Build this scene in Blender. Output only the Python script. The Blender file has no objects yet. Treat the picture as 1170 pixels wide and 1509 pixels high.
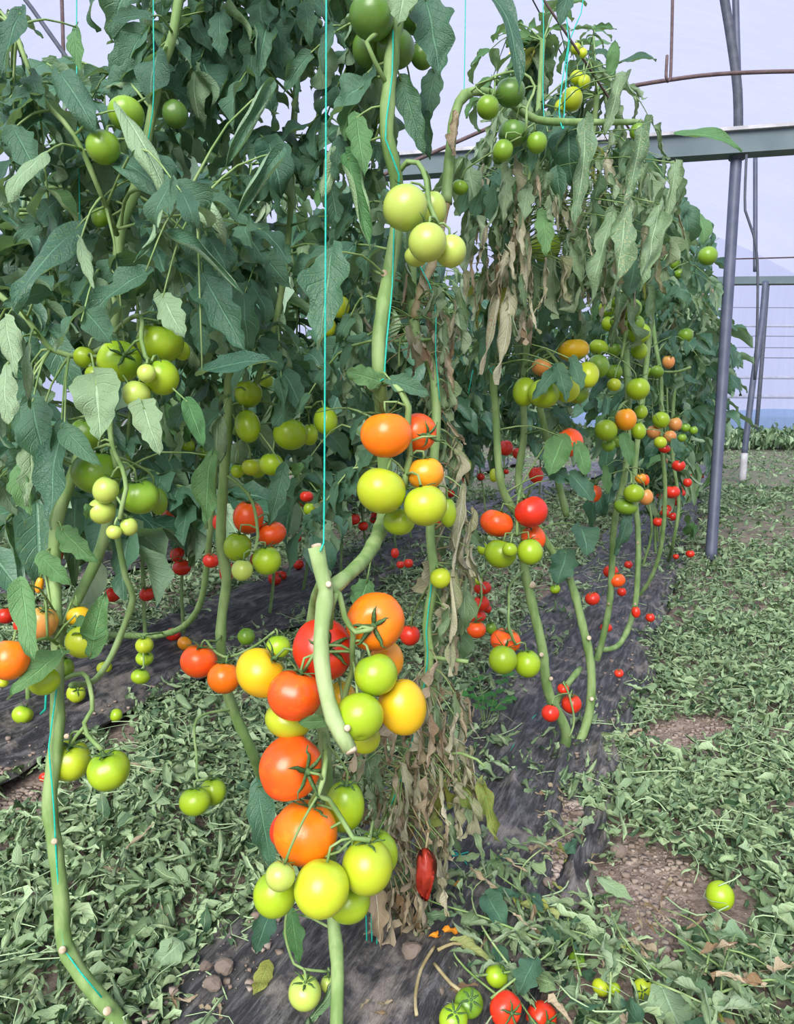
import bpy, math, random
import numpy as np
from mathutils import Matrix, Vector

# ------------------------------------------------------------------ camera, world, sun, exposure
F, CX, CY, CAM_H = 1134.0, 585.0, 754.5, 1.0
PITCH = math.radians(8.0)
CP, SP = math.cos(PITCH), math.sin(PITCH)
SC = bpy.context.scene
COL = SC.collection
cam_d = bpy.data.cameras.new('camera')
cam = bpy.data.objects.new('camera', cam_d)
COL.objects.link(cam)
cam.location = (0, 0, CAM_H)
cam.rotation_euler = (math.pi / 2 - PITCH, 0, 0)
cam_d.sensor_fit = 'AUTO'
cam_d.sensor_width = 36.0
cam_d.lens = 36.0 * F / 1509.0
cam_d.clip_start, cam_d.clip_end = 0.05, 300
SC.camera = cam
SC.view_settings.view_transform = 'Standard'
SC.view_settings.look = 'None'
SC.view_settings.gamma = 1.0
SC.view_settings.use_curve_mapping = False
SC.view_settings.exposure = 0.0

W = bpy.data.worlds.new('overcast_sky')
SC.world = W
W.use_nodes = True
wn = W.node_tree.nodes
wn['Background'].inputs[0].default_value = (0.66, 0.70, 0.97, 1)
wn['Background'].inputs[1].default_value = 1.05

sun_d = bpy.data.lights.new('sun', 'SUN')
sun_d.energy = 6.8
sun_d.angle = math.radians(40)
sun_d.color = (1.0, 0.96, 0.88)
sun = bpy.data.objects.new('sun', sun_d)
COL.objects.link(sun)
sun.rotation_euler = (math.radians(49), math.radians(-16), 0)   # high, from behind the photographer

SC.cycles.max_bounces = 8
SC.cycles.diffuse_bounces = 4
SC.cycles.transparent_max_bounces = 12
SC.cycles.caustics_reflective = False
SC.cycles.caustics_refractive = False

R = random.Random(11)
NR = np.random.RandomState(5)
UP = Vector((0, 0, 1))


def P(px, py, z):
    """the point that stands z metres in front of the camera at a pixel"""
    xc, yc = (px - CX) / F * z, -(py - CY) / F * z
    return Vector((xc, z * CP + yc * SP, CAM_H - z * SP + yc * CP))


def G(px, py, h=0.0):
    """the point of the ground at a pixel"""
    yc = -(py - CY) / F
    z = (CAM_H - h) / (SP - yc * CP)
    return P(px, py, z)


def proj(p):
    x, y, zz = p[0], p[1], p[2] - CAM_H
    z = y * CP - zz * SP
    yc = y * SP + zz * CP
    if z < 1e-3:
        return (-1e4, -1e4, z)
    return (CX + F * x / z, CY - F * yc / z, z)


ROW_A = math.radians(23.5)
RS, RC = math.sin(ROW_A), math.cos(ROW_A)


def RW(u, s, h=0.0):
    """a point of the field: u across the rows, s along them"""
    return Vector((u * RC + s * RS, -u * RS + s * RC, h))


def inpoly(x, y, poly):
    c = False
    j = len(poly) - 1
    for i in range(len(poly)):
        xi, yi = poly[i]
        xj, yj = poly[j]
        if (yi > y) != (yj > y) and x < (xj - xi) * (y - yi) / (yj - yi) + xi:
            c = not c
        j = i
    return c


# ------------------------------------------------------------------ materials
def newmat(name):
    m = bpy.data.materials.new(name)
    m.use_nodes = True
    nt = m.node_tree
    for n in list(nt.nodes):
        nt.nodes.remove(n)
    out = nt.nodes.new('ShaderNodeOutputMaterial')
    return m, nt, out


class N:
    """small helper to write node trees"""
    def __init__(s, nt):
        s.nt = nt

    def n(s, t, **kw):
        x = s.nt.nodes.new(t)
        for k, v in kw.items():
            setattr(x, k, v)
        return x

    def link(s, a, b):
        s.nt.links.new(a, b)

    def math(s, op, a, b=None, c=None, clamp=False):
        x = s.n('ShaderNodeMath', operation=op, use_clamp=clamp)
        for i, v in enumerate((a, b, c)):
            if v is None:
                continue
            if isinstance(v, (int, float)):
                x.inputs[i].default_value = v
            else:
                s.link(v, x.inputs[i])
        return x.outputs[0]

    def mix(s, f, a, b, mode='MIX'):
        x = s.n('ShaderNodeMix', data_type='RGBA', blend_type=mode)
        for sock, v in ((x.inputs[0], f), (x.inputs[6], a), (x.inputs[7], b)):
            if isinstance(v, (int, float)):
                sock.default_value = v
            elif isinstance(v, tuple):
                sock.default_value = (*v[:3], 1)
            else:
                s.link(v, sock)
        return x.outputs[2]

    def ramp(s, fac, lo, hi):
        x = s.n('ShaderNodeMapRange', interpolation_type='SMOOTHSTEP')
        s.link(fac, x.inputs[0])
        x.inputs[1].default_value, x.inputs[2].default_value = lo, hi
        return x.outputs[0]

    def noise(s, vec, scale, detail=3, rough=0.55):
        x = s.n('ShaderNodeTexNoise')
        x.inputs['Scale'].default_value = scale
        x.inputs['Detail'].default_value = detail
        x.inputs['Roughness'].default_value = rough
        if vec is not None:
            s.link(vec, x.inputs['Vector'])
        return x.outputs['Fac']

    def bump(s, h, strength, dist):
        x = s.n('ShaderNodeBump')
        x.inputs['Strength'].default_value = strength
        x.inputs['Distance'].default_value = dist
        s.link(h, x.inputs['Height'])
        return x.outputs[0]

    def bsdf(s, col, rough=0.5, spec=0.5, normal=None):
        b = s.n('ShaderNodeBsdfPrincipled')
        if isinstance(col, tuple):
            b.inputs['Base Color'].default_value = (*col[:3], 1)
        else:
            s.link(col, b.inputs['Base Color'])
        b.inputs['Roughness'].default_value = rough
        b.inputs['Specular IOR Level'].default_value = spec
        if normal is not None:
            s.link(normal, b.inputs['Normal'])
        return b


def leafmat(name, c1, c2, under, blotch, amt=0.3, rough=0.5, transl=0.22, vein=0.35, attr=False, spec=0.4):
    m, nt, out = newmat(name)
    k = N(nt)
    uv = k.n('ShaderNodeUVMap').outputs[0]
    sep = k.n('ShaderNodeSeparateXYZ')
    k.link(uv, sep.inputs[0])
    u, v = sep.outputs[0], sep.outputs[1]
    a = k.math('MULTIPLY', k.math('ABSOLUTE', k.math('SUBTRACT', u, 0.5)), 2.0)
    mid = k.math('SUBTRACT', 1.0, k.ramp(a, 0.02, 0.10))
    st = k.math('PINGPONG', k.math('SUBTRACT', k.math('MULTIPLY', v, 8.0), k.math('MULTIPLY', a, 2.0)), 0.5)
    lat = k.math('MULTIPLY', k.math('SUBTRACT', 1.0, k.ramp(st, 0.0, 0.10)), k.math('SUBTRACT', 1.0, k.ramp(a, 0.6, 1.0)))
    veins = k.math('MAXIMUM', mid, k.math('MULTIPLY', lat, 0.6))
    if attr:
        rnd = k.n('ShaderNodeAttribute', attribute_name='tint').outputs['Fac']
        pos = k.n('ShaderNodeNewGeometry').outputs['Position']
    else:
        rnd = k.n('ShaderNodeObjectInfo').outputs['Random']
        comb = k.n('ShaderNodeVectorMath', operation='ADD')
        k.link(k.n('ShaderNodeTexCoord').outputs['Object'], comb.inputs[0])
        k.link(rnd, comb.inputs[1])
        pos = comb.outputs[0]
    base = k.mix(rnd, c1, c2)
    nz = k.noise(pos, 55 if not attr else 40, 2)
    r2 = k.math('FRACT', k.math('MULTIPLY', rnd, 7.31))
    bl = k.math('MULTIPLY', k.ramp(nz, 0.50, 0.68), k.math('MULTIPLY', r2, amt * 2), clamp=True)
    base = k.mix(bl, base, blotch)
    base = k.mix(k.math('MULTIPLY', veins, vein), base, tuple(min(1, x * 2.2 + 0.03) for x in c2))
    und = k.mix(k.math('MULTIPLY', veins, 0.5), under, tuple(x * 1.35 for x in under))
    und = k.mix(k.math('MULTIPLY', bl, 0.7), und, blotch)
    bf = k.n('ShaderNodeNewGeometry').outputs['Backfacing']
    col = k.mix(bf, base, und)
    h = k.math('ADD', k.math('MULTIPLY', veins, -0.7), k.math('MULTIPLY', nz, 0.8))
    nrm = k.bump(h, 0.8, 0.003)
    b = k.bsdf(col, rough, spec, nrm)
    t = k.n('ShaderNodeBsdfTranslucent')
    k.link(k.mix(0.6, col, (0.32, 0.55, 0.08), 'MIX'), t.inputs[0])
    mx = k.n('ShaderNodeMixShader')
    mx.inputs[0].default_value = transl
    k.link(b.outputs[0], mx.inputs[1])
    k.link(t.outputs[0], mx.inputs[2])
    k.link(mx.outputs[0], out.inputs[0])
    return m


def fruitmat(name, body, shoulder, fleck, sh_amt=0.8, lo=0.15, hi=0.95, rough=0.27):
    m, nt, out = newmat(name)
    k = N(nt)
    tc = k.n('ShaderNodeTexCoord').outputs['Object']
    sep = k.n('ShaderNodeSeparateXYZ')
    k.link(tc, sep.inputs[0])
    rnd = k.n('ShaderNodeObjectInfo').outputs['Random']
    off = k.n('ShaderNodeVectorMath', operation='ADD')
    k.link(tc, off.inputs[0])
    k.link(rnd, off.inputs[1])
    nz = k.noise(off.outputs[0], 1.4, 2)
    zz = k.math('ADD', sep.outputs[2], k.math('MULTIPLY', k.math('SUBTRACT', nz, 0.5), 1.1))
    f = k.math('MULTIPLY', k.ramp(zz, lo, hi), sh_amt)
    col = k.mix(f, body, shoulder)
    fl = k.ramp(k.noise(off.outputs[0], 2.6, 3), 0.52, 0.75)
    col = k.mix(k.math('MULTIPLY', fl, 0.45), col, fleck)
    hs = k.n('ShaderNodeHueSaturation')
    k.link(col, hs.inputs['Color'])
    k.link(k.math('ADD', 0.9, k.math('MULTIPLY', rnd, 0.2)), hs.inputs['Value'])
    fine = k.noise(off.outputs[0], 40, 2)
    b = k.bsdf(hs.outputs[0], rough, 0.5, k.bump(fine, 0.06, 0.02))
    b.inputs['Subsurface Weight'].default_value = 0.12
    b.inputs['Subsurface Radius'].default_value = (1.0, 0.5, 0.2)
    b.inputs['Subsurface Scale'].default_value = 0.006
    k.link(b.outputs[0], out.inputs[0])
    return m


def plainmat(name, c1, c2, scale=30, rough=0.6, spec=0.4, bump=0.3, metal=0.0, stretch=None, coord='Object', bdist=0.003):
    m, nt, out = newmat(name)
    k = N(nt)
    tc = k.n('ShaderNodeTexCoord').outputs[coord]
    if stretch:
        mp = k.n('ShaderNodeMapping')
        mp.inputs['Scale'].default_value = stretch
        k.link(tc, mp.inputs['Vector'])
        tc = mp.outputs[0]
    nz = k.noise(tc, scale, 4)
    col = k.mix(k.ramp(nz, 0.35, 0.68), c1, c2)
    b = k.bsdf(col, rough, spec, k.bump(nz, bump, bdist))
    b.inputs['Metallic'].default_value = metal
    k.link(b.outputs[0], out.inputs[0])
    return m


M = {}
M['fresh'] = leafmat('tomato_leaf_green', (0.034, 0.110, 0.070), (0.080, 0.190, 0.110), (0.24, 0.38, 0.23), (0.16, 0.24, 0.06), 0.22, rough=0.42, vein=0.42, spec=0.5)
M['bright'] = leafmat('tomato_leaf_light_green', (0.07, 0.20, 0.07), (0.13, 0.29, 0.11), (0.28, 0.43, 0.22), (0.3, 0.32, 0.08), 0.25)
M['pale'] = leafmat('tomato_leaf_pale_underside', (0.24, 0.38, 0.20), (0.30, 0.45, 0.26), (0.05, 0.14, 0.07), (0.42, 0.45, 0.22), 0.3)
M['wilt'] = leafmat('tomato_leaf_wilting', (0.10, 0.20, 0.105), (0.27, 0.39, 0.22), (0.30, 0.41, 0.25), (0.44, 0.43, 0.22), 0.42, rough=0.6)
M['dry'] = leafmat('tomato_leaf_dried', (0.24, 0.15, 0.08), (0.56, 0.49, 0.34), (0.46, 0.38, 0.26), (0.17, 0.09, 0.05), 0.5, rough=0.8, transl=0.12, spec=0.15)
M['straw'] = leafmat('tomato_leaf_straw_dry', (0.24, 0.27, 0.14), (0.58, 0.56, 0.40), (0.48, 0.47, 0.32), (0.34, 0.20, 0.12), 0.5, rough=0.75, transl=0.15, spec=0.2)
M['yellow'] = leafmat('tomato_leaf_yellowed', (0.38, 0.38, 0.07), (0.20, 0.30, 0.07), (0.36, 0.42, 0.15), (0.30, 0.18, 0.05), 0.6)
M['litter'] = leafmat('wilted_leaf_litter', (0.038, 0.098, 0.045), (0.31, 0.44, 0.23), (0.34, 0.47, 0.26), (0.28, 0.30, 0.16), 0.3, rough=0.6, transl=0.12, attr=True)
M['litter_one'] = leafmat('wilted_leaf_fallen', (0.09, 0.19, 0.08), (0.29, 0.42, 0.21), (0.32, 0.44, 0.24), (0.36, 0.34, 0.16), 0.35, rough=0.6, transl=0.12)
M['red_dry'] = plainmat('shrivelled_red_skin', (0.30, 0.02, 0.01), (0.5, 0.05, 0.02), 6, 0.4, 0.5, 0.6, bdist=0.05)
M['stem'] = plainmat('tomato_stem_green', (0.15, 0.26, 0.075), (0.27, 0.39, 0.15), 34, 0.6, 0.3, 0.9, stretch=(1, 1, 0.35))
M['stem_pale'] = plainmat('tomato_stem_pale_green', (0.24, 0.36, 0.13), (0.38, 0.49, 0.23), 38, 0.65, 0.3, 0.9, stretch=(1, 1, 0.3))
M['stem_dry'] = plainmat('tomato_stem_dry', (0.27, 0.22, 0.10), (0.38, 0.33, 0.19), 25, 0.8, 0.2, 0.5)
M['calyx'] = plainmat('calyx_green', (0.045, 0.10, 0.03), (0.09, 0.17, 0.05), 12, 0.6, 0.3, 0.2)
M['scar'] = plainmat('cut_stem_pith', (0.34, 0.27, 0.17), (0.62, 0.54, 0.40), 60, 0.8, 0.2, 0.3)
M['petal'] = plainmat('tomato_flower_yellow', (0.85, 0.6, 0.03), (0.9, 0.68, 0.06), 40, 0.6, 0.3, 0.1)
M['orange_bit'] = plainmat('orange_dried_peel', (0.75, 0.25, 0.02), (0.85, 0.38, 0.03), 60, 0.6, 0.3, 0.5)
M['string'] = plainmat('turquoise_twine', (0.0, 0.42, 0.30), (0.02, 0.52, 0.40), 200, 0.5, 0.4, 0.2)
M['post'] = plainmat('blue_grey_painted_steel', (0.075, 0.09, 0.13), (0.105, 0.12, 0.165), 9, 0.5, 0.5, 0.1)
M['white_paint'] = plainmat('worn_white_paint', (0.45, 0.44, 0.43), (0.62, 0.61, 0.6), 14, 0.6, 0.4, 0.3)
M['beam'] = plainmat('weathered_green_grey_steel', (0.115, 0.16, 0.165), (0.15, 0.2, 0.2), 3, 0.6, 0.4, 0.1)
M['rust'] = plainmat('rusty_rod', (0.12, 0.08, 0.075), (0.17, 0.12, 0.11), 30, 0.75, 0.3, 0.2)
M['dark_rod'] = plainmat('dark_steel_rod', (0.06, 0.07, 0.085), (0.09, 0.10, 0.12), 20, 0.6, 0.4, 0.1)
M['clod'] = plainmat('dry_soil_clod', (0.20, 0.155, 0.125), (0.36, 0.30, 0.255), 30, 0.95, 0.1, 0.8)
M['weed'] = leafmat('weed_leaf_green', (0.05, 0.22, 0.05), (0.09, 0.32, 0.08), (0.15, 0.35, 0.12), (0.1, 0.3, 0.06), 0.1)

FRUIT = {
    'R': ('red', fruitmat('tomato_red', (0.70, 0.032, 0.012), (0.76, 0.07, 0.015), (0.76, 0.06, 0.012), 0.5)),
    'RO': ('orange-red', fruitmat('tomato_orange_red', (0.88, 0.095, 0.010), (0.88, 0.17, 0.012), (0.90, 0.20, 0.01), 0.6)),
    'O': ('orange', fruitmat('tomato_orange', (0.94, 0.185, 0.006), (0.86, 0.25, 0.012), (0.94, 0.31, 0.01), 0.6)),
    'OY': ('orange-yellow', fruitmat('tomato_orange_yellow', (0.86, 0.33, 0.015), (0.80, 0.42, 0.02), (0.85, 0.24, 0.012), 0.7)),
    'Y': ('yellow', fruitmat('tomato_yellow', (0.80, 0.50, 0.012), (0.70, 0.52, 0.02), (0.82, 0.42, 0.012), 0.7)),
    'YG': ('yellow-green', fruitmat('tomato_yellow_green', (0.47, 0.57, 0.025), (0.36, 0.50, 0.03), (0.55, 0.60, 0.035), 0.8)),
    'G': ('green', fruitmat('tomato_green', (0.34, 0.50, 0.018), (0.19, 0.36, 0.018), (0.40, 0.55, 0.04), 0.85)),
    'PG': ('pale green', fruitmat('tomato_pale_green', (0.45, 0.57, 0.10), (0.36, 0.52, 0.11), (0.50, 0.60, 0.16), 0.8)),
    'DG': ('dark green', fruitmat('tomato_dark_green', (0.11, 0.23, 0.035), (0.07, 0.16, 0.03), (0.16, 0.28, 0.05), 0.9)),
    'MG': ('mid green', fruitmat('tomato_mid_green', (0.20, 0.36, 0.025), (0.10, 0.23, 0.02), (0.26, 0.42, 0.04), 0.9)),
    'PE': ('peach-coloured', fruitmat('tomato_peach', (0.72, 0.30, 0.08), (0.55, 0.38, 0.07), (0.76, 0.22, 0.06), 0.8)),
}


# ------------------------------------------------------------------ geometry helpers
def mesh(name, V, Fc, mat, UV=None, smooth=True, tint=None):
    me = bpy.data.meshes.new(name)
    me.from_pydata([tuple(v) for v in V], [], Fc)
    if UV is not None:
        ul = me.uv_layers.new(name='UVMap')
        li = np.empty(len(me.loops), dtype=np.int32)
        me.loops.foreach_get('vertex_index', li)
        ul.data.foreach_set('uv', np.asarray(UV, dtype=np.float32)[li].ravel())
    for mm in (mat if isinstance(mat, (list, tuple)) else [mat]):
        me.materials.append(mm)
    if smooth:
        me.polygons.foreach_set('use_smooth', [True] * len(me.polygons))
    me.update()
    return me


def bulk(name, V, Q, mat, UV=None, tint=None, smooth=True):
    """a quad mesh from numpy arrays"""
    me = bpy.data.meshes.new(name)
    V = np.asarray(V, dtype=np.float32)
    Q = np.asarray(Q, dtype=np.int32)
    me.vertices.add(len(V))
    me.vertices.foreach_set('co', V.ravel())
    me.loops.add(Q.size)
    me.loops.foreach_set('vertex_index', Q.ravel())
    me.polygons.add(len(Q))
    me.polygons.foreach_set('loop_start', np.arange(0, Q.size, 4, dtype=np.int32))
    me.polygons.foreach_set('loop_total', np.full(len(Q), 4, dtype=np.int32))
    if smooth:
        me.polygons.foreach_set('use_smooth', np.ones(len(Q), dtype=bool))
    if UV is not None:
        ul = me.uv_layers.new(name='UVMap')
        ul.data.foreach_set('uv', np.asarray(UV, dtype=np.float32)[Q.ravel()].ravel())
    if tint is not None:
        at = me.attributes.new('tint', 'FLOAT', 'POINT')
        at.data.foreach_set('value', np.asarray(tint, dtype=np.float32))
    me.materials.append(mat)
    me.update(calc_edges=True)
    me.validate()
    return me


WM = {}   # world matrices of things, so that children can be given in world space


def obj(name, me, parent=None, mw=None, label=None, cat=None, group=None, kind=None):
    o = bpy.data.objects.new(name, me)
    COL.objects.link(o)
    mw = mw if mw is not None else Matrix.Identity(4)
    WM[o.name] = mw
    if parent is not None:
        o.parent = parent
        o.matrix_parent_inverse = WM[parent.name].inverted()
    o.matrix_basis = mw
    if label:
        o['label'] = label
    if cat:
        o['category'] = cat
    if group:
        o['group'] = group
    if kind:
        o['kind'] = kind
    return o


def empty(name, loc, label, cat, group=None):
    o = obj(name, None, None, Matrix.Translation(loc), label, cat, group)
    o.empty_display_size = 0.05
    return o


def spline(pts, step):
    """Catmull-Rom resampling of [(Vector, radius)]"""
    out = []
    n = len(pts)
    for i in range(n - 1):
        p0, p1, p2, p3 = pts[max(i - 1, 0)], pts[i], pts[i + 1], pts[min(i + 2, n - 1)]
        L = (p2[0] - p1[0]).length
        m = max(1, int(L / step))
        for j in range(m):
            t = j / m
            t2, t3 = t * t, t * t * t
            q = 0.5 * ((2 * p1[0]) + (p2[0] - p0[0]) * t + (2 * p0[0] - 5 * p1[0] + 4 * p2[0] - p3[0]) * t2 + (3 * p1[0] - p0[0] - 3 * p2[0] + p3[0]) * t3)
            out.append((q, p1[1] + (p2[1] - p1[1]) * t))
    out.append(pts[-1])
    return out


def tube(path, sides=8, base=0, closed=True):
    """[(Vector, r)] -> verts, faces, uv"""
    V, Fc, UV = [], [], []
    n = len(path)
    ref = Vector((0.31, 0.9, 0.2)).normalized()
    for i, (p, r) in enumerate(path):
        t = (path[min(i + 1, n - 1)][0] - path[max(i - 1, 0)][0])
        t = t.normalized() if t.length > 1e-9 else UP
        a = t.cross(ref)
        if a.length < 1e-3:
            a = t.cross(Vector((1, 0, 0)))
        a.normalize()
        ref = a.cross(t).normalized()
        b = ref
        for s in range(sides):
            th = 2 * math.pi * s / sides
            V.append(p + a * (math.cos(th) * r) + b * (math.sin(th) * r))
            UV.append((0.5, i / max(1, n - 1)))
    for i in range(n - 1):
        for s in range(sides):
            s2 = (s + 1) % sides
            Fc.append((base + i * sides + s, base + i * sides + s2, base + (i + 1) * sides + s2, base + (i + 1) * sides + s))
    if closed:
        Fc.append(tuple(base + s for s in reversed(range(sides))))
        Fc.append(tuple(base + (n - 1) * sides + s for s in range(sides)))
    return V, Fc, UV


def stem_path(pp, wpx, step=0.02, wpx_end=None):
    """pixel path [(px, py, z)] of a stem wpx pixels wide"""
    n = len(pp)
    we = wpx if wpx_end is None else wpx_end
    pts = [(P(a, b, z), (wpx + (we - wpx) * i / (n - 1)) * 0.5 / F * z) for i, (a, b, z) in enumerate(pp)]
    return spline(pts, step)


def knobbly(path, k=1.0):
    """swelling nodes along a stem"""
    out, d, nxt = [], 0.0, 0.05
    for i, (p, r) in enumerate(path):
        if i:
            d += (p - path[i - 1][0]).length
        out.append((p, r * (1 + 0.16 * k * max(0, math.cos(d / 0.075 * 2 * math.pi)) ** 6 + 0.03 * k * math.sin(d * 90))))
    return out


def leaf_grid(L, Wd, nl, nw, lobes=0.2, nlobe=3.6, fold=0.25, bend=0.6, roll=0.0, twist=0.0, wave=0.05, pucker=0.02, tipp=0.85, seed=0, heart=0.12):
    """one leaflet along +y with its upper face to +z"""
    r = random.Random(seed)
    ph, ph2 = r.uniform(0, 6.28), r.uniform(0, 6.28)
    V, UV = [], []
    cy = cz = 0.0
    pl, pr = r.uniform(0, 1), r.uniform(0, 1)
    us = [(1 if q >= 0 else -1) * abs(q) ** 0.8 for q in (j / nw * 2 - 1 for j in range(nw + 1))]
    ck = [(r.uniform(3, 8), r.uniform(-5, 5), r.uniform(0, 6.28)) for _ in range(3)]
    for i in range(nl + 1):
        v = i / nl
        prof = max(0.0, math.sin(math.pi * (v ** tipp))) ** 0.72 * (1.12 - 0.45 * v)
        if v > 0.86:
            prof *= (1 - v) / 0.14 * 0.75 + 0.25 * (1 - v) / 0.14
        hw = []
        for ph0 in (pl, pr):
            saw = (v * nlobe + ph0 * 0.5) % 1.0
            lob = 1 - lobes * (1 - math.sin(math.pi * min(1, saw * 1.25) * 0.999)) * (1 if 0.1 < v < 0.9 else 0.4) - 0.3 * lobes * ((v * nlobe * 2.7 + ph0) % 1.0)
            hw.append(Wd * 0.5 * prof * lob)
        th = bend * (v ** 1.3) + 0.18 * math.sin(v * 7 + ph) * wave * 4
        if i:
            cy += math.cos(-th) * L / nl
            cz += math.sin(-th) * L / nl
        tw = twist * v
        kk = roll * (0.6 + 0.8 * v) * (1 + 0.35 * math.sin(v * 8 + ph2))
        row = []
        for sgn, w in ((-1, hw[0]), (1, hw[1])):
            x = z = la = 0.0
            for q in sorted(abs(q_) for q_ in us if q_ * sgn > 0.001):
                fi = kk * (0.35 * q + 1.25 * q ** 4)
                x += math.cos(fi) * w * (q - la)
                z += math.sin(fi) * w * (q - la)
                la = q
                row.append((sgn * q, sgn * x, z, w))
        if nw % 2 == 0:
            row.append((0.0, 0.0, 0.0, hw[0]))
        row.sort(key=lambda t_: t_[0])
        for u, x, z, w in row:
            au = abs(u)
            z += fold * au * w
            z += wave * Wd * au ** 1.5 * math.sin(v * 9 + ph + (0 if u > 0 else 2.1))
            z += pucker * Wd * math.sin(6.28 * (v * 5 - au * 1.4) + ph2) * au * (1.15 - au)
            z += pucker * 0.9 * Wd * sum(math.sin(a_ * v * 2 + b_ * u + c_) for a_, b_, c_ in ck) * (0.3 + au)
            dy = -heart * L * au * (1 - v) ** 3 * (1 if au > 0.2 else 0.5) + 0.07 * L * au * prof * (v - 0.25)
            x2 = x * math.cos(tw) + z * math.sin(tw)
            z2 = -x * math.sin(tw) + z * math.cos(tw)
            V.append((x2, cy + dy * math.cos(th) + z2 * math.sin(th), cz - dy * math.sin(th) + z2 * math.cos(th)))
            UV.append((u * 0.5 + 0.5, v))
    Fc = []
    for i in range(nl):
        for j in range(nw):
            a = i * (nw + 1) + j
            Fc.append((a, a + 1, a + nw + 2, a + nw + 1))
    return V, Fc, UV


def frame(p, axis, nrm, scale=1.0):
    y = axis.normalized()
    x = y.cross(nrm)
    if x.length < 1e-4:
        x = y.cross(Vector((0.3, 0.5, 0.8)))
    x.normalize()
    z = x.cross(y)
    m = Matrix(((x.x * scale, y.x * scale, z.x * scale, p.x), (x.y * scale, y.y * scale, z.y * scale, p.y), (x.z * scale, y.z * scale, z.z * scale, p.z), (0, 0, 0, 1)))
    return m


FILLS, SEEN = [], []   # loose leaves, and the fruit they must not cut through or hide


def rv(k=1.0):
    return Vector((R.uniform(-k, k), R.uniform(-k, k), R.uniform(-k, k)))


# pools of leaflets, unit length
def pool(kind, n, mat, nl=16, nw=6, **rng):
    out = []
    for i in range(n):
        kw = {a: (R.uniform(*b) if isinstance(b, tuple) else b) for a, b in rng.items()}
        V, Fc, UV = leaf_grid(1.0, kw.pop('width'), nl, nw, seed=R.randint(0, 9999), **kw)
        out.append(mesh('leaflet_' + kind, V, Fc, mat, UV))
    return out


POOL = {
    'fresh': pool('green', 18, M['fresh'], width=(0.5, 0.8), lobes=(0.12, 0.34), nlobe=(2.4, 4.6), fold=(0.0, 0.5), bend=(0.2, 1.5), roll=(-0.6, 1.1), twist=(-0.6, 0.6), wave=(0.04, 0.13), pucker=(0.025, 0.06)),
    'bright': pool('light_green', 8, M['bright'], width=(0.5, 0.75), lobes=(0.12, 0.34), nlobe=(2.6, 4.4), fold=(0.05, 0.5), bend=(0.2, 1.2), roll=(-0.4, 0.9), twist=(-0.5, 0.5), wave=(0.03, 0.1), pucker=(0.025, 0.05)),
    'pale': pool('pale', 8, M['pale'], width=(0.45, 0.7), lobes=(0.05, 0.2), nlobe=(2.6, 4.4), fold=(-0.3, 0.3), bend=(0.2, 1.8), roll=(-1.6, -0.5), twist=(-1.0, 1.0), wave=(0.05, 0.14), pucker=(0.03, 0.07)),
    'wilt': pool('wilting', 16, M['wilt'], width=(0.26, 0.52), lobes=(0.2, 0.45), nlobe=(2.6, 5), fold=(0.1, 0.9), bend=(-0.7, 1.2), roll=(0.4, 2.0), twist=(-1.8, 1.8), wave=(0.1, 0.26), pucker=(0.05, 0.11)),
    'dry': pool('dried', 14, M['dry'], width=(0.14, 0.36), lobes=(0.25, 0.5), nlobe=(3, 6), fold=(0.2, 1.0), bend=(-1.1, 1.4), roll=(0.6, 2.6), twist=(-3.5, 3.5), wave=(0.18, 0.4), pucker=(0.08, 0.16)),
    'straw': pool('straw', 12, M['straw'], width=(0.2, 0.42), lobes=(0.25, 0.5), nlobe=(3, 6), fold=(0.2, 1.0), bend=(-0.8, 1.2), roll=(0.6, 2.4), twist=(-2.5, 2.5), wave=(0.14, 0.35), pucker=(0.07, 0.14)),
    'yellow': pool('yellowed', 6, M['yellow'], width=(0.25, 0.45), lobes=(0.2, 0.4), nlobe=(3, 5), fold=(0.2, 0.8), bend=(-0.4, 1.4), roll=(0.4, 1.8), twist=(-1.5, 1.5), wave=(0.1, 0.24), pucker=(0.05, 0.1)),
    'fallen': pool('fallen', 16, M['litter_one'], nl=12, nw=4, width=(0.24, 0.6), lobes=(0.15, 0.4), nlobe=(3, 5), fold=(-0.3, 0.8), bend=(-1.2, 1.4), roll=(-1.4, 2.0), twist=(-1.8, 1.8), wave=(0.1, 0.28), pucker=(0.05, 0.1)),
    'weed': pool('weed', 3, M['weed'], nl=6, nw=4, width=(0.6, 0.8), lobes=0.0, fold=(0.1, 0.3), bend=(0.1, 0.6), heart=0.0),
}


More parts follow.
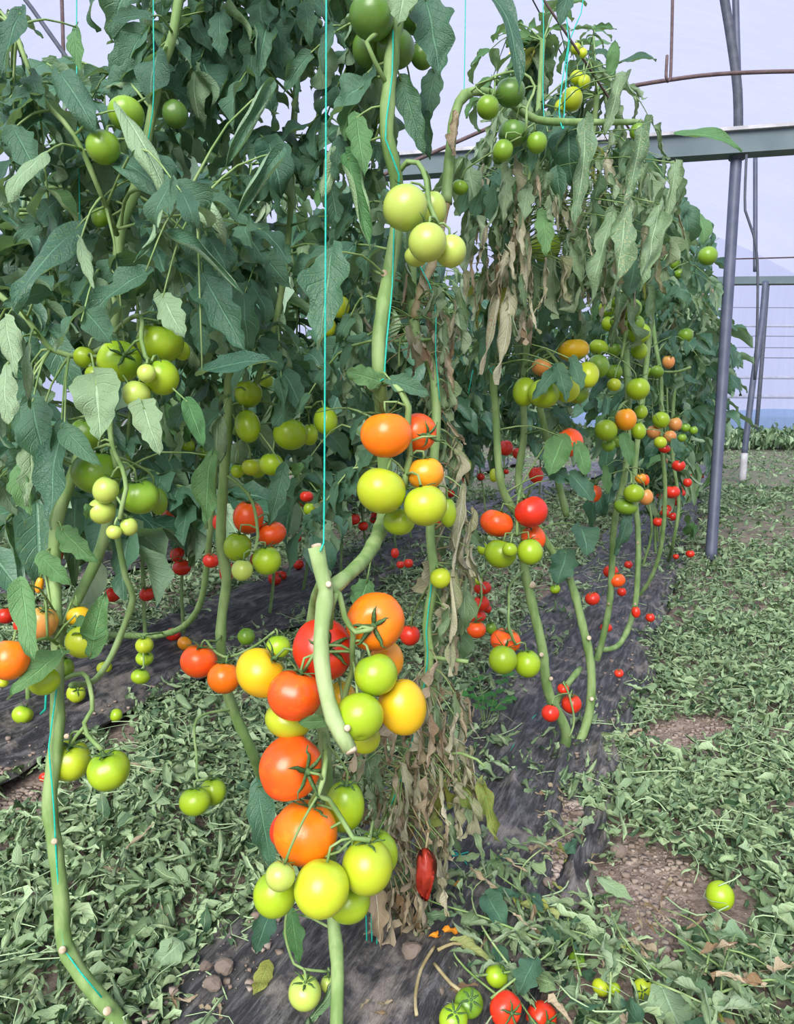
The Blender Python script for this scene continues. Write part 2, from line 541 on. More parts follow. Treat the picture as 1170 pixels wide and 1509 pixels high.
def compound_mesh(name, kind, seed):
    """a whole compound leaf (rachis and leaflets) of unit length along +y as one mesh, for plants further away"""
    global R
    r = random.Random(seed)
    V, Fc, UV, mi = [], [], [], []
    arch = r.uniform(0.5, 1.1) if kind == 'fresh' else r.uniform(1.2, 2.0)
    pts, th, p = [], 0.35, Vector((0, 0, 0))
    for i in range(9):
        pts.append((p.copy(), 0.014 - 0.001 * i))
        th -= arch / 8 * 1.4
        p = p + Vector((r.uniform(-0.01, 0.01), math.cos(th), math.sin(th))) * 0.115
    a, b, c = tube(pts, 4, 0)
    V += a; Fc += b; UV += c; mi += [1] * len(b)
    spots = [(8, 0)] + [(k, s) for k in (3, 5, 7) for s in (-1, 1)]
    for k, s in spots:
        q = pts[k][0]
        t = (pts[min(k + 1, 8)][0] - pts[k - 1][0]).normalized()
        side = Vector((s, 0, 0))
        ax = t * (1.0 if s == 0 else 0.45) + side * 0.8 + Vector((r.uniform(-.25, .25), r.uniform(-.25, .25), r.uniform(-0.65, 0.1)))
        if kind != 'fresh':
            ax = ax * 0.5 + Vector((0, 0, -0.9))
        nr = Vector((s * 0.2, -0.1, 1)) + Vector((r.uniform(-.5, .5), r.uniform(-.5, .5), 0))
        if kind != 'fresh':
            nr = Vector((r.uniform(-1, 1), r.uniform(0.2, 1), 0.3))
        L = r.uniform(0.36, 0.48) * (1.15 if s == 0 else 1)
        wd = r.uniform(0.55, 0.8) if kind == 'fresh' else r.uniform(0.25, 0.5)
        gv, gf, gu = leaf_grid(1, wd, 7, 4, lobes=r.uniform(.1, .3), nlobe=3.2, fold=r.uniform(0.1, 0.5) if kind == 'fresh' else r.uniform(0.3, 1), bend=r.uniform(0.2, 1.2), roll=r.uniform(-.4, .6) if kind == 'fresh' else r.uniform(.5, 2), twist=r.uniform(-.5, .5), wave=.08, seed=r.randint(0, 999))
        m = frame(q, ax, nr, L)
        base = len(V)
        V += [m @ Vector(g) for g in gv]
        Fc += [tuple(x + base for x in f) for f in gf]
        UV += gu
        mi += [0] * len(gf)
    me = mesh(name, V, Fc, [M[kind], M['stem']], UV)
    me.polygons.foreach_set('material_index', mi)
    return me


COMP = {'fresh': [compound_mesh('compound_leaf', 'fresh', 100 + i) for i in range(8)],
        'bright': [compound_mesh('compound_leaf_light', 'bright', 300 + i) for i in range(3)],
        'wilt': [compound_mesh('compound_leaf_wilting', 'wilt', 200 + i) for i in range(6)]}


# tomatoes: unit radius, stalk end at +z
def tomato_mesh(name, lobes, nlob, flat, dent, nipple, seed, nt=18, npz=28):
    r = random.Random(seed)
    ph = [r.uniform(0, 6.28) for _ in range(3)]
    V, Fc = [], []
    for i in range(nt + 1):
        th = math.pi * i / nt
        for j in range(npz):
            a = 2 * math.pi * j / npz
            top = math.exp(-(th / 0.9) ** 2)
            lb = 1 + lobes * (math.cos(nlob * a + ph[0]) + 0.5 * math.cos((nlob + 2) * a + ph[1])) * (0.35 + 0.9 * top) * math.sin(th) + 0.025 * math.cos(2 * a + ph[2]) * math.sin(th)
            rr = math.sin(th) * lb
            z = math.cos(th) * flat - dent * math.exp(-(th / 0.33) ** 2) * (1) + nipple * math.exp(-((math.pi - th) / 0.16) ** 2)
            V.append((rr * math.cos(a), rr * math.sin(a), z))
    for i in range(nt):
        for j in range(npz):
            j2 = (j + 1) % npz
            Fc.append((i * npz + j, (i + 1) * npz + j, (i + 1) * npz + j2, i * npz + j2))
    return V, Fc


TSHAPE = [tomato_mesh('t', 0.005, 5, 0.98, 0.12, 0.0, 1), tomato_mesh('t', 0.02, 6, 0.97, 0.18, 0.0, 2), tomato_mesh('t', 0.05, 5, 0.96, 0.22, 0.0, 3),
          tomato_mesh('t', 0.01, 5, 0.98, 0.12, 0.09, 4), tomato_mesh('t', 0.09, 4, 0.95, 0.25, 0.0, 5)]
TLOW = [tomato_mesh('t', 0.02, 6, 0.97, 0.14, 0.0, 6, 10, 14), tomato_mesh('t', 0.04, 5, 0.97, 0.16, 0.0, 7, 10, 14)]
TM, TML = {}, {}
for key, (cn, mt) in FRUIT.items():
    TM[key] = [mesh('tomato_' + key, v, f, mt) for v, f in TSHAPE]
    TML[key] = [mesh('tomato_small_' + key, v, f, mt) for v, f in TLOW]


def calyx_mesh(seed, ns=6, long=0.62, lift=0.25):
    r = random.Random(seed)
    V, Fc = [], []
    z0 = 0.80
    for s in range(ns):
        a = 2 * math.pi * (s + r.uniform(-.2, .2)) / ns
        L = long * r.uniform(0.75, 1.15)
        up = lift * r.uniform(-0.3, 1.4)
        b = len(V)
        nseg = 5
        d = Vector((math.cos(a), math.sin(a), 0))
        t = Vector((-math.sin(a), math.cos(a), 0))
        for i in range(nseg + 1):
            q = i / nseg
            w = 0.075 * (1 - q) ** 0.7 * (0.7 + 0.8 * min(1, q * 3)) + 0.004
            c = d * (0.05 + L * q) + Vector((0, 0, z0 + 0.16 * math.sin(min(1, q * 1.6) * 1.57) + up * q * q - 0.14 * q * q))
            c += t * (0.1 * q * q * r.uniform(-1, 1))
            V += [c - t * w, c + Vector((0, 0, 0.03)), c + t * w, c - Vector((0, 0, 0.025))]
        for i in range(nseg):
            for k in range(4):
                k2 = (k + 1) % 4
                Fc.append((b + i * 4 + k, b + i * 4 + k2, b + i * 4 + 4 + k2, b + i * 4 + 4 + k))
        Fc.append((b + nseg * 4, b + nseg * 4 + 1, b + nseg * 4 + 2, b + nseg * 4 + 3))
    b = len(V)
    tv, tf, _ = tube([(Vector((0, 0, z0 - 0.1)), 0.14), (Vector((0, 0, z0 + 0.06)), 0.13), (Vector((0, 0, z0 + 0.16)), 0.07)], 7, b)
    V += tv; Fc += tf
    return mesh('calyx', V, Fc, M['calyx'])


CAL = [calyx_mesh(i, ns=R.choice((5, 6, 6)), long=R.uniform(0.7, 0.95), lift=R.uniform(0.1, 0.6)) for i in range(5)]


# ------------------------------------------------------------------ the setting
YF = math.radians(13)


def FR(v, w, h):
    """greenhouse frame coordinates: v across, w along, h up"""
    return Vector((v * math.cos(YF) + w * math.sin(YF), -v * math.sin(YF) + w * math.cos(YF), h))


def filmmat(name, clear, tint, coordscale):
    m, nt, out = newmat(name)
    k = N(nt)
    tc = k.n('ShaderNodeTexCoord').outputs['Object']
    mp = k.n('ShaderNodeMapping')
    mp.inputs['Scale'].default_value = coordscale
    k.link(tc, mp.inputs['Vector'])
    nz = k.noise(mp.outputs[0], 2.0, 5, 0.65)
    nz2 = k.noise(tc, 0.6, 2)
    colr = k.mix(k.ramp(k.math('ADD', k.math('MULTIPLY', nz, 0.6), k.math('MULTIPLY', nz2, 0.5)), 0.4, 0.72), tuple(x * 0.86 for x in tint), tint)
    d = k.n('ShaderNodeBsdfTranslucent')
    k.link(colr, d.inputs[0])
    df = k.n('ShaderNodeBsdfDiffuse')
    k.link(colr, df.inputs[0])
    m1 = k.n('ShaderNodeMixShader')
    m1.inputs[0].default_value = 0.3
    k.link(d.outputs[0], m1.inputs[1])
    k.link(df.outputs[0], m1.inputs[2])
    t = k.n('ShaderNodeBsdfTransparent')
    t.inputs[0].default_value = (0.86, 0.88, 0.97, 1)
    m2 = k.n('ShaderNodeMixShader')
    m2.inputs[0].default_value = clear
    k.link(m1.outputs[0], m2.inputs[1])
    k.link(t.outputs[0], m2.inputs[2])
    k.link(m2.outputs[0], out.inputs[0])
    return m


M['roof_film'] = filmmat('greenhouse_roof_film', 0.72, (0.80, 0.82, 0.95), (1, 6, 1))
M['wall_film'] = filmmat('greenhouse_wall_film', 0.70, (0.80, 0.82, 0.95), (5, 1, 0.6))
M['skirt_film'] = filmmat('blue_skirt_film', 0.25, (0.42, 0.62, 0.90), (5, 1, 0.6))

# vaulted film roof
V, Fc = [], []
VL, VR, W0, W1 = -8.0, 7.0, -4.0, 20.0
nv, nw_ = 28, 24
for j in range(nw_ + 1):
    w = W0 + (W1 - W0) * j / nw_
    for i in range(nv + 1):
        t = i / nv
        v = VL + (VR - VL) * t
        V.append(FR(v, w, 2.3 + 3.3 * math.sin(math.pi * t) ** 0.8 + 0.03 * math.sin(w * 3.1 + i)))
for j in range(nw_):
    for i in range(nv):
        a = j * (nv + 1) + i
        Fc.append((a, a + 1, a + nv + 2, a + nv + 1))
obj('ceiling', mesh('ceiling', V, Fc, M['roof_film']), kind='structure', label='pale lavender plastic film roof of the greenhouse')


def film_wall(name, a, b, hfun, n, label):
    V, Fc = [], []
    for i in range(n + 1):
        t = i / n
        q = a.lerp(b, t)
        top = hfun(t)
        for k in range(7):
            V.append((q.x, q.y + 0.03 * math.sin(i * 1.7 + k), top * k / 6))
    for i in range(n):
        for k in range(6):
            c = i * 7 + k
            Fc.append((c, c + 7, c + 8, c + 1))
    obj(name, mesh(name, V, Fc, M['wall_film']), kind='structure', label=label)


film_wall('wall_back', FR(VL, W1, 0), FR(VR, W1, 0), lambda t: 2.3 + 3.3 * math.sin(math.pi * t) ** 0.8, 28, 'far end wall of pale blue plastic film')
film_wall('wall_left', FR(VL, W0, 0), FR(VL, W1, 0), lambda t: 2.3, 24, 'long side wall of plastic film behind the left plants')
film_wall('wall_right', FR(VR, W0, 0), FR(VR, W1, 0), lambda t: 2.3, 24, 'long side wall of plastic film past the path')


V, Fc = [], []
for i in range(31):
    q = FR(VL + 0.2 + (VR - VL - 0.4) * i / 30, W1 - 0.25, 0)
    for k in range(4):
        V.append((q.x, q.y + 0.02 * math.sin(i * 2.1 + k), 0.86 * k / 3 + 0.03 * math.sin(i * 1.3) * (k == 3)))
for i in range(30):
    for k in range(3):
        Fc.append((i * 4 + k, i * 4 + 4 + k, i * 4 + 5 + k, i * 4 + 1 + k))
obj('trim_1', mesh('trim_1', V, Fc, M['skirt_film']), kind='structure', label='light blue film skirt along the foot of the end wall')

# soil floor
def vnoise(x, y, seed=0):
    """smooth value noise on arrays"""
    xi, yi = np.floor(x).astype(int), np.floor(y).astype(int)
    fx, fy = x - xi, y - yi
    fx, fy = fx * fx * (3 - 2 * fx), fy * fy * (3 - 2 * fy)

    def h(a, b):
        s = np.sin(a * 127.1 + b * 311.7 + seed * 74.7) * 43758.5453
        return s - np.floor(s)
    return (h(xi, yi) * (1 - fx) + h(xi + 1, yi) * fx) * (1 - fy) + (h(xi, yi + 1) * (1 - fx) + h(xi + 1, yi + 1) * fx) * fy


def soil_h(x, y):
    return -0.012 + 0.03 * (vnoise(x * 3, y * 3, 1) - 0.5) + 0.022 * (vnoise(x * 11, y * 11, 2) - 0.5) + 0.012 * (vnoise(x * 30, y * 30, 3) - 0.5)


def grid_axis(lo, hi, a, b, fine, coarse):
    xs, x = [], lo
    while x < hi:
        xs.append(x)
        x += fine if a <= x < b else coarse
    xs.append(hi)
    return np.array(xs)


gx = grid_axis(-40, 40, -2.0, 2.6, 0.018, 0.6)
gy = grid_axis(-6, 60, 0.9, 4.4, 0.018, 0.5)
X, Y = np.meshgrid(gx, gy)
Z = soil_h(X, Y)
V = np.stack([X.ravel(), Y.ravel(), Z.ravel()], 1)
nx, ny = len(gx), len(gy)
idx = np.arange(nx * ny).reshape(ny, nx)
Q = np.stack([idx[:-1, :-1].ravel(), idx[:-1, 1:].ravel(), idx[1:, 1:].ravel(), idx[1:, :-1].ravel()], 1)
m, nt, out = newmat('dry_soil')
k = N(nt)
gp = k.n('ShaderNodeNewGeometry').outputs['Position']
n1, n2, n3 = k.noise(gp, 4, 4), k.noise(gp, 60, 4, 0.7), k.noise(gp, 1.1, 4)
soil = k.mix(k.ramp(n2, 0.3, 0.7), (0.16, 0.12, 0.095), (0.36, 0.29, 0.24))
soil = k.mix(k.math('MULTIPLY', k.ramp(n1, 0.45, 0.65), 0.5), soil, (0.12, 0.09, 0.075))
sepp = k.n('ShaderNodeSeparateXYZ')
k.link(gp, sepp.inputs[0])
far = k.ramp(sepp.outputs[1], 4.0, 8.0)
weedy = k.math('MULTIPLY', far, k.ramp(k.noise(gp, 7, 5, 0.7), 0.42, 0.55))
soil = k.mix(k.math('MULTIPLY', weedy, 0.8), soil, (0.13, 0.19, 0.10))
b = k.bsdf(soil, 0.95, 0.15, k.bump(n2, 0.7, 0.012))
k.link(b.outputs[0], out.inputs[0])
obj('floor', bulk('floor', V, Q, m), kind='structure', label='dry crumbly brown soil floor of the greenhouse')

# black plastic mulch film along each row
m, nt, out = newmat('black_mulch_film')
k = N(nt)
gp = k.n('ShaderNodeNewGeometry').outputs['Position']
mp = k.n('ShaderNodeMapping', vector_type='POINT')
mp.inputs['Rotation'].default_value = (0, 0, ROW_A)
k.link(gp, mp.inputs['Vector'])
mp2 = k.n('ShaderNodeMapping')
mp2.inputs['Scale'].default_value = (22, 3.0, 1)
k.link(mp.outputs[0], mp2.inputs['Vector'])
streak = k.noise(mp2.outputs[0], 4, 5, 0.7)
dust = k.noise(gp, 9, 5, 0.65)
film = k.mix(k.ramp(streak, 0.42, 0.72), (0.044, 0.044, 0.047), (0.19, 0.188, 0.188))
film = k.mix(k.math('MULTIPLY', k.ramp(dust, 0.50, 0.68), 0.7), film, (0.34, 0.30, 0.26))
b = k.bsdf(film, 0.42, 0.45, k.bump(streak, 1.0, 0.012))
k.link(b.outputs[0], out.inputs[0])
M['mulch'] = m


def mulch(u0, u1, s0, s1, label, seed, nU=110, group=None):
    ns = int((s1 - s0) / 0.03)
    s = s0 + (s1 - s0) * (np.linspace(0, 1, ns) ** 1.2)
    t = np.linspace(0, 1, nU)
    T, S = np.meshgrid(t, s)
    lo = u0 + 0.05 * (vnoise(S * 2.2, S * 0, seed) - 0.5) + 0.02 * (vnoise(S * 9, S * 0, seed + 1) - 0.5)
    hi = u1 + 0.07 * (vnoise(S * 2.6, S * 0 + 3, seed) - 0.5) + 0.03 * (vnoise(S * 11, S * 0 + 5, seed + 1) - 0.5)
    U = lo + (hi - lo) * T
    h = 0.012 + 0.035 * (1 - np.abs(2 * T - 1) ** 3)
    drift = vnoise(S * 1.3, T * 2, seed + 2) * 2.4
    for fq, am in ((5, 0.016), (11, 0.013), (23, 0.008)):
        h = h + am * (1 - np.abs(np.sin(T * fq * 3.14159 * 0.5 + drift * (1 + fq * 0.1)))) ** 1.6 * (0.35 + 1.3 * vnoise(S * 2.5, T * fq * 0.7, seed + fq))
    h = h + 0.012 * (vnoise(S * 5, T * 4, seed + 9) - 0.5)
    rim = np.clip((T - 0.80) / 0.12, 0, 1)
    h = h + rim * 0.022 * (1 - np.abs(np.sin(T * 46 + 2.0 * vnoise(S * 2.2, T * 0, seed + 4)))) ** 1.3 * (0.4 + vnoise(S * 3.1, T * 6, seed + 6))
    Xp = U * RC + S * RS
    Yp = -U * RS + S * RC
    V = np.stack([Xp.ravel(), Yp.ravel(), h.ravel()], 1)
    idx = np.arange(ns * nU).reshape(ns, nU)
    Q = np.stack([idx[:-1, :-1].ravel(), idx[:-1, 1:].ravel(), idx[1:, 1:].ravel(), idx[1:, :-1].ravel()], 1)
    return obj('mulch_film', bulk('mulch_film', V, Q, M['mulch']), label=label, cat='plastic sheet', group=group)


mulch(-0.84, -0.24, 0.7, 13, 'wrinkled dusty black mulch film under the middle row of tomato plants', 3)
mulch(-2.40, -1.68, 0.7, 13, 'wrinkled black mulch film under the row behind the left path', 8)
mulch(-3.90, -3.20, 1.0, 13, 'black mulch film strip under the farthest row seen between the stems', 15)


# ------------------------------------------------------------------ greenhouse frame
def rod(name, pts, r, mat, label, cat, sides=10, step=0.08, parent=None):
    path = spline([(p, r) for p in pts], step)
    v, f, _ = tube(path, sides)
    return obj(name, mesh(name, v, f, mat), parent, None, label, cat)


def box_mesh(name, a, b, w, h, mat):
    """a box section running from a to b"""
    d = (b - a).normalized()
    s = d.cross(UP).normalized()
    V = []
    for p in (a, b):
        for i, j in ((-1, -1), (1, -1), (1, 1), (-1, 1)):
            V.append(p + s * (w / 2 * i) + UP * (h / 2 * j))
    Fc = [(0, 1, 2, 3), (7, 6, 5, 4), (0, 4, 5, 1), (1, 5, 6, 2), (2, 6, 7, 3), (3, 7, 4, 0)]
    return mesh(name, V, Fc, mat, smooth=False)


post = rod('steel_post', [G(1047, 826), P(1062, 600, 5.08), P(1076, 380, 5.08), P(1087, 200, 5.08)], 0.036, M['post'], 'blue-grey steel post standing nearest, at the edge of the right path', 'post', 14)
rod('paint_patch', [P(1043.2, 820, 5.05), P(1046, 780, 5.05)], 0.012, M['white_paint'], None, None, 6, parent=post)
bv, bf, _ = tube([(P(1087, 214, 5.06) + Vector((0, 0, -0.09)), 0.052), (P(1087, 214, 5.06) + Vector((0, 0, 0.09)), 0.052)], 10)
obj('bracket', mesh('bracket', bv, bf, M['dark_rod']), post)
p2 = rod('steel_post', [P(1097, 668, 9.9), P(1110, 560, 9.9), P(1122, 480, 9.9), P(1128, 415, 9.9)], 0.038, M['post'], 'second grey steel post, with a white painted foot, farther along the path', 'post', 12)
rod('painted_foot', [G(1094, 711), P(1097, 668, 9.88)], 0.042, M['white_paint'], None, None, 10, parent=p2)
rod('steel_post', [G(1112, 660), P(1119, 580, 17.2), P(1131, 420, 17.2)], 0.045, M['dark_rod'], 'thin dark post farthest off, in front of the end wall', 'post', 8)

# truss beams
ba, bb = P(560, 249, 5.7), P(1260, 200, 4.86)
bb = bb + (bb - ba) * 0.9
beam = obj('steel_beam', box_mesh('steel_beam', ba, bb, 0.10, 0.125, M['beam']), None, None, 'grey-green steel beam crossing behind the plants at the top of the nearest post', 'beam')
obj('top_flange', box_mesh('top_flange', ba + UP * 0.075, bb + UP * 0.075, 0.16, 0.022, M['white_paint']), beam)
obj('bottom_flange', box_mesh('bottom_flange', ba - UP * 0.068, bb - UP * 0.068, 0.14, 0.012, M['beam']), beam)
ba, bb = P(980, 414, 10.4), P(1230, 412, 9.8)
bb = bb + (bb - ba) * 1.2
beam2 = obj('steel_beam', box_mesh('steel_beam', ba, bb, 0.10, 0.085, M['beam']), None, None, 'smaller grey steel beam on top of the second post', 'beam')
obj('bottom_flange', box_mesh('bottom_flange', ba - UP * 0.05, bb - UP * 0.05, 0.15, 0.012, M['beam']), beam2)
rod('roof_hoop', [P(1040, -160, 5.2), P(1066, -10, 5.12), P(1079, 70, 5.1), P(1087, 135, 5.08), P(1088, 205, 5.08)], 0.03, M['dark_rod'], 'dark steel roof hoop curving down onto the nearest post', 'hoop')
rod('roof_upright', [P(1082, -160, 5.16), P(1084, 0, 5.15), P(1088, 140, 5.14)], 0.022, M['post'], 'straight grey upright beside the curved roof hoop', 'rod')
rod('tie_rod', [P(560, 260, 5.2), P(760, 172, 5.0), P(860, 142, 4.9), P(925, 128, 4.85), P(985, 118, 4.8), P(1060, 109, 4.75), P(1180, 105, 4.7), P(1300, 108, 4.65), P(1480, 122, 4.58), P(1700, 150, 4.5)], 0.0125, M['rust'], 'rusty brown tie rod bowing across the roof film', 'rod')
rod('hook_rod', [P(993, -160, 4.75), P(991, 0, 4.75), P(988.5, 105, 4.75), P(987, 117, 4.72), P(984, 120, 4.69), P(981.5, 113, 4.68), P(983, 82, 4.70)], 0.0095, M['rust'], 'rusty hanging rod hooked under the brown tie rod', 'rod', 8, 0.03)
rod('hanging_cable', [P(1100, 228, 4.9), P(1098, 310, 4.9), P(1110, 345, 4.9), P(1116, 385, 4.9), P(1116, 470, 4.9), P(1112, 560, 4.95)], 0.008, M['dark_rod'], 'dark cable sagging behind the nearest post', 'cable', 6)
rod('vertical_rod', [P(1113, 232, 6.5), P(1113, 400, 6.5)], 0.018, M['post'], 'grey vertical rod right of the dark cable', 'rod', 6)
rod('crop_wire', [P(1030, 383, 6.0), P(1180, 379, 5.6)], 0.005, M['rust'], 'reddish wire stretched past the nearest post', 'wire', 6)
for i, (y, c, r, lab) in enumerate(((453, 'dark_rod', .010, 'uppermost'), (480, 'white_paint', .03, 'pinkish second'), (495, 'dark_rod', .010, 'third'), (512, 'dark_rod', .010, 'fourth'), (527, 'dark_rod', .012, 'fifth'), (556, 'white_paint', .04, 'pale sixth'), (584, 'white_paint', .05, 'lowest broad'))):
    rod('purlin', [P(1060, y, 19.2), P(1260, y + 1, 18.2)], r, M[c], lab + ' horizontal rail in front of the far film wall', 'rail', 6, 0.6)
rod('roof_hoop', [P(-60, -120, 3.6), P(30, -10, 3.5), P(70, 45, 3.45), P(112, 104, 3.4), P(190, 210, 3.4)], 0.010, M['dark_rod'], 'thin dark roof strut slanting behind the top left leaves', 'hoop')
rod('roof_upright', [P(88, -100, 4.2), P(92, 30, 4.2), P(97, 200, 4.2)], 0.010, M['rust'], 'thin brown roof rod upright behind the top left leaves', 'rod')
rod('crop_wire', [P(740, -70, 1.75), P(800, -2, 1.8), P(848, 70, 1.86), P(960, 240, 2.3)], 0.003, M['rust'], 'thin brown overhead wire that carries the strings above the wilting vine', 'wire', 6)
rod('crop_wire', [RW(-0.57, 0.4, 2.05), RW(-0.55, 5, 2.12), RW(-0.5, 12, 2.12)], 0.002, M['dark_rod'], 'overhead wire along the middle row of plants', 'wire', 6, 0.4)


# ------------------------------------------------------------------ plants
class Plant:
    def __init__(s, base, label, group=None):
        s.o = empty('tomato_plant', base, label, 'plant', group)
        s.pts = []
        s.nleaf = 0

    def stem(s, pp, w, mat='stem', we=None, part='stem', step=0.02, sides=10, node=1.0, keep=True):
        path = knobbly(stem_path(pp, w, step, we), node)
        v, f, uv = tube(path, sides)
        o = obj(part, mesh(part, v, f, M[mat], uv), s.o)
        if keep:
            s.pts += [p for p, r in path]
        return path

    def stem3(s, pts, mat='stem', part='stem', step=0.03, sides=7):
        path = knobbly(spline(pts, step), 0.8)
        v, f, uv = tube(path, sides)
        obj(part, mesh(part, v, f, M[mat], uv), s.o)
        s.pts += [p for p, r in path]
        return path

    def near(s, q, up=0.0):
        return min(s.pts, key=lambda p: (p - q - Vector((0, 0, up))).length_squared) if s.pts else q

    def scar(s, px, py, z, w, axis=None):
        """a pale cut face on a stem"""
        c = P(px, py, z)
        ax = (axis or (Vector((0, 0, CAM_H)) - c)).normalized()
        r = w * 0.38 / F * z
        v, f, _ = tube([(c - ax * r * 0.9, r * 1.05), (c + ax * r * 0.1, r), (c + ax * r * 0.22, r * 0.55)], 9)
        obj('leaf_scar', mesh('leaf_scar', v, f, M['scar']), s.o)

    def petiole(s, q, parent=None, r=0.0016, far=0.5, mat='stem'):
        """thin stalk from a leaf base to the nearest stem"""
        b = s.near(q, 0.02)
        d = (b - q).length
        if d < 0.015 or d > far:
            return
        mid = (b + q) / 2 + Vector((0, 0, 0.12 * d))
        v, f, _ = tube(spline([(q, r * 0.8), (mid, r), (b, r * 1.5)], max(0.012, d / 6)), 5)
        obj('petiole', mesh('petiole', v, f, M[mat]), parent or s.o)

    def leaf(s, a, b, w, kind='fresh', nrm=None, pet=True, far=0.5, **kw):
        """one large leaflet, from base pixel to tip pixel, w pixels wide"""
        A, B = P(*a), P(*b)
        ax = B - A
        L = ax.length
        zz = (a[2] + b[2]) / 2
        prm = dict(lobes=0.22, nlobe=3.6, fold=0.15, bend=0.5, roll=0.35, twist=R.uniform(-.3, .3), wave=0.08, pucker=0.04)
        if kind in ('wilt', 'dry'):
            prm.update(lobes=0.35, wave=0.2, pucker=0.09)
        prm.update(kw)
        V, Fc, UV = leaf_grid(1.0, min(1.1, w / F * zz / L), 22, 8, seed=R.randint(0, 9999), **prm)
        tip = Vector(V[-5])
        sc = 1 / max(0.45, math.hypot(tip.y, tip.z))
        n = nrm if nrm is not None else Vector((0, -1, 0.35)) + rv(0.25)
        me = mesh('leaf', V, Fc, M[kind], UV)
        o = obj('leaf', me, s.o, frame(A, ax, n, L * sc))
        if pet:
            s.petiole(A, o, far=far)
        s.nleaf += 1
        return o

    def compound(s, B, T, kind='fresh', size=0.075, npair=3, arch=0.12, out=Vector((0, -0.6, 0.7)), hang=0.45):
        """a compound leaf: its rachis is the part, its leaflets the sub-parts"""
        d = T - B
        L = d.length
        mid = B + d * 0.5 + Vector((0, 0, arch * L * 1.6))
        path = spline([(B, 0.0026), (mid, 0.0018), (T, 0.001)], L / 8)
        v, f, uv = tube(path, 5)
        o = obj('leaf', mesh('leaf', v, f, M['stem' if kind not in ('dry',) else 'stem_dry'], uv), s.o)
        n = len(path) - 1
        spots = [(1.0, 0)] + [(t + R.uniform(-.03, .03), sd) for t in np.linspace(0.36, 0.9, npair) for sd in (-1, 1)]
        if kind == 'fresh' and npair > 2:
            spots += [(R.uniform(0.45, 0.8), R.choice((-1, 1)))]
        for i, (t, sd) in enumerate(spots):
            kx = min(n, max(1, int(t * n)))
            q = path[kx][0]
            tg = (path[kx][0] - path[kx - 1][0]).normalized()
            side = tg.cross(UP)
            side = side.normalized() if side.length > 0.05 else Vector((1, 0, 0))
            ax = tg * (1.0 if sd == 0 else 0.5) + side * (sd * 0.9) + Vector((0, 0, -hang)) * R.uniform(0.5, 1.6) + rv(0.25)
            nr = out + rv(0.45) + side * (sd * 0.25)
            kk = kind
            if kind == 'fresh' and R.random() < 0.07:
                kk = 'pale'
            elif kind == 'fresh' and R.random() < 0.05:
                kk = 'bright'
            elif kind == 'wilt' and R.random() < 0.12:
                kk = R.choice(('dry', 'yellow', 'fresh'))
            small = 0.45 if i == len(spots) - 1 and kind == 'fresh' and npair > 2 else 1.0
            lf = size * R.uniform(0.75, 1.25) * (1.15 if sd == 0 else 1) * small
            FILLS.append(obj('leaflet', R.choice(POOL[kk]), o, frame(q + ax.normalized() * (0.06 * lf), ax, nr, lf)))
        s.nleaf += 1
        return o

    def fill(s, poly, zr, n, kind='fresh', size=(0.06, 0.09), ln=(0.16, 0.34), npair=3, hang=0.45, out=Vector((0, -0.6, 0.7)), maxd=0.45):
        xs, ys = [a for a, b in poly], [b for a, b in poly]
        done = tries = 0
        while done < n and tries < n * 40:
            tries += 1
            x, y = R.uniform(min(xs), max(xs)), R.uniform(min(ys), max(ys))
            if not inpoly(x, y, poly):
                continue
            T = P(x, y, R.uniform(*zr))
            B = s.near(T, R.uniform(0.02, 0.14))
            d = T - B
            if d.length > maxd:
                B = T - d.normalized() * R.uniform(*ln)
            elif d.length < ln[0]:
                hz = Vector((d.x, d.y, 0)) + rv(0.05)
                hz.z = 0
                T = B + hz.normalized() * R.uniform(*ln) * 0.8 + Vector((0, 0, R.uniform(-0.1, 0.02)))
            k = kind if isinstance(kind, str) else R.choice(kind)
            s.compound(B, T, k, R.uniform(*size), npair, R.uniform(0.05, 0.22), out, hang)
            done += 1

    def hang(s, poly, zr, n, kinds, size=(0.05, 0.1), drop=0.06):
        """single limp leaves hanging down"""
        xs, ys = [a for a, b in poly], [b for a, b in poly]
        done = tries = 0
        while done < n and tries < n * 40:
            tries += 1
            x, y = R.uniform(min(xs), max(xs)), R.uniform(min(ys), max(ys))
            if not inpoly(x, y, poly):
                continue
            q = P(x, y, R.uniform(*zr))
            k = R.choice(kinds)
            L = R.uniform(*size)
            ax = Vector((0, 0, -1)) + rv(0.28)
            nr = Vector((R.uniform(-1, 1), -0.8, 0.1))
            o = obj('dried_leaf' if k in ('dry', 'straw') else 'leaf', R.choice(POOL[k]), s.o, frame(q, ax, nr, L))
            s.petiole(q, o, 0.001, 0.3, 'stem_dry' if k == 'dry' else 'stem')
            FILLS.append(o)
            done += 1


# ---- tomatoes
ORD = ['highest', 'second highest', 'third highest', 'fourth highest', 'fifth highest', 'sixth highest', 'seventh highest', 'eighth highest', 'ninth highest', 'tenth highest', 'eleventh highest', 'twelfth highest', 'thirteenth highest', 'fourteenth highest']
NTOM = [0]


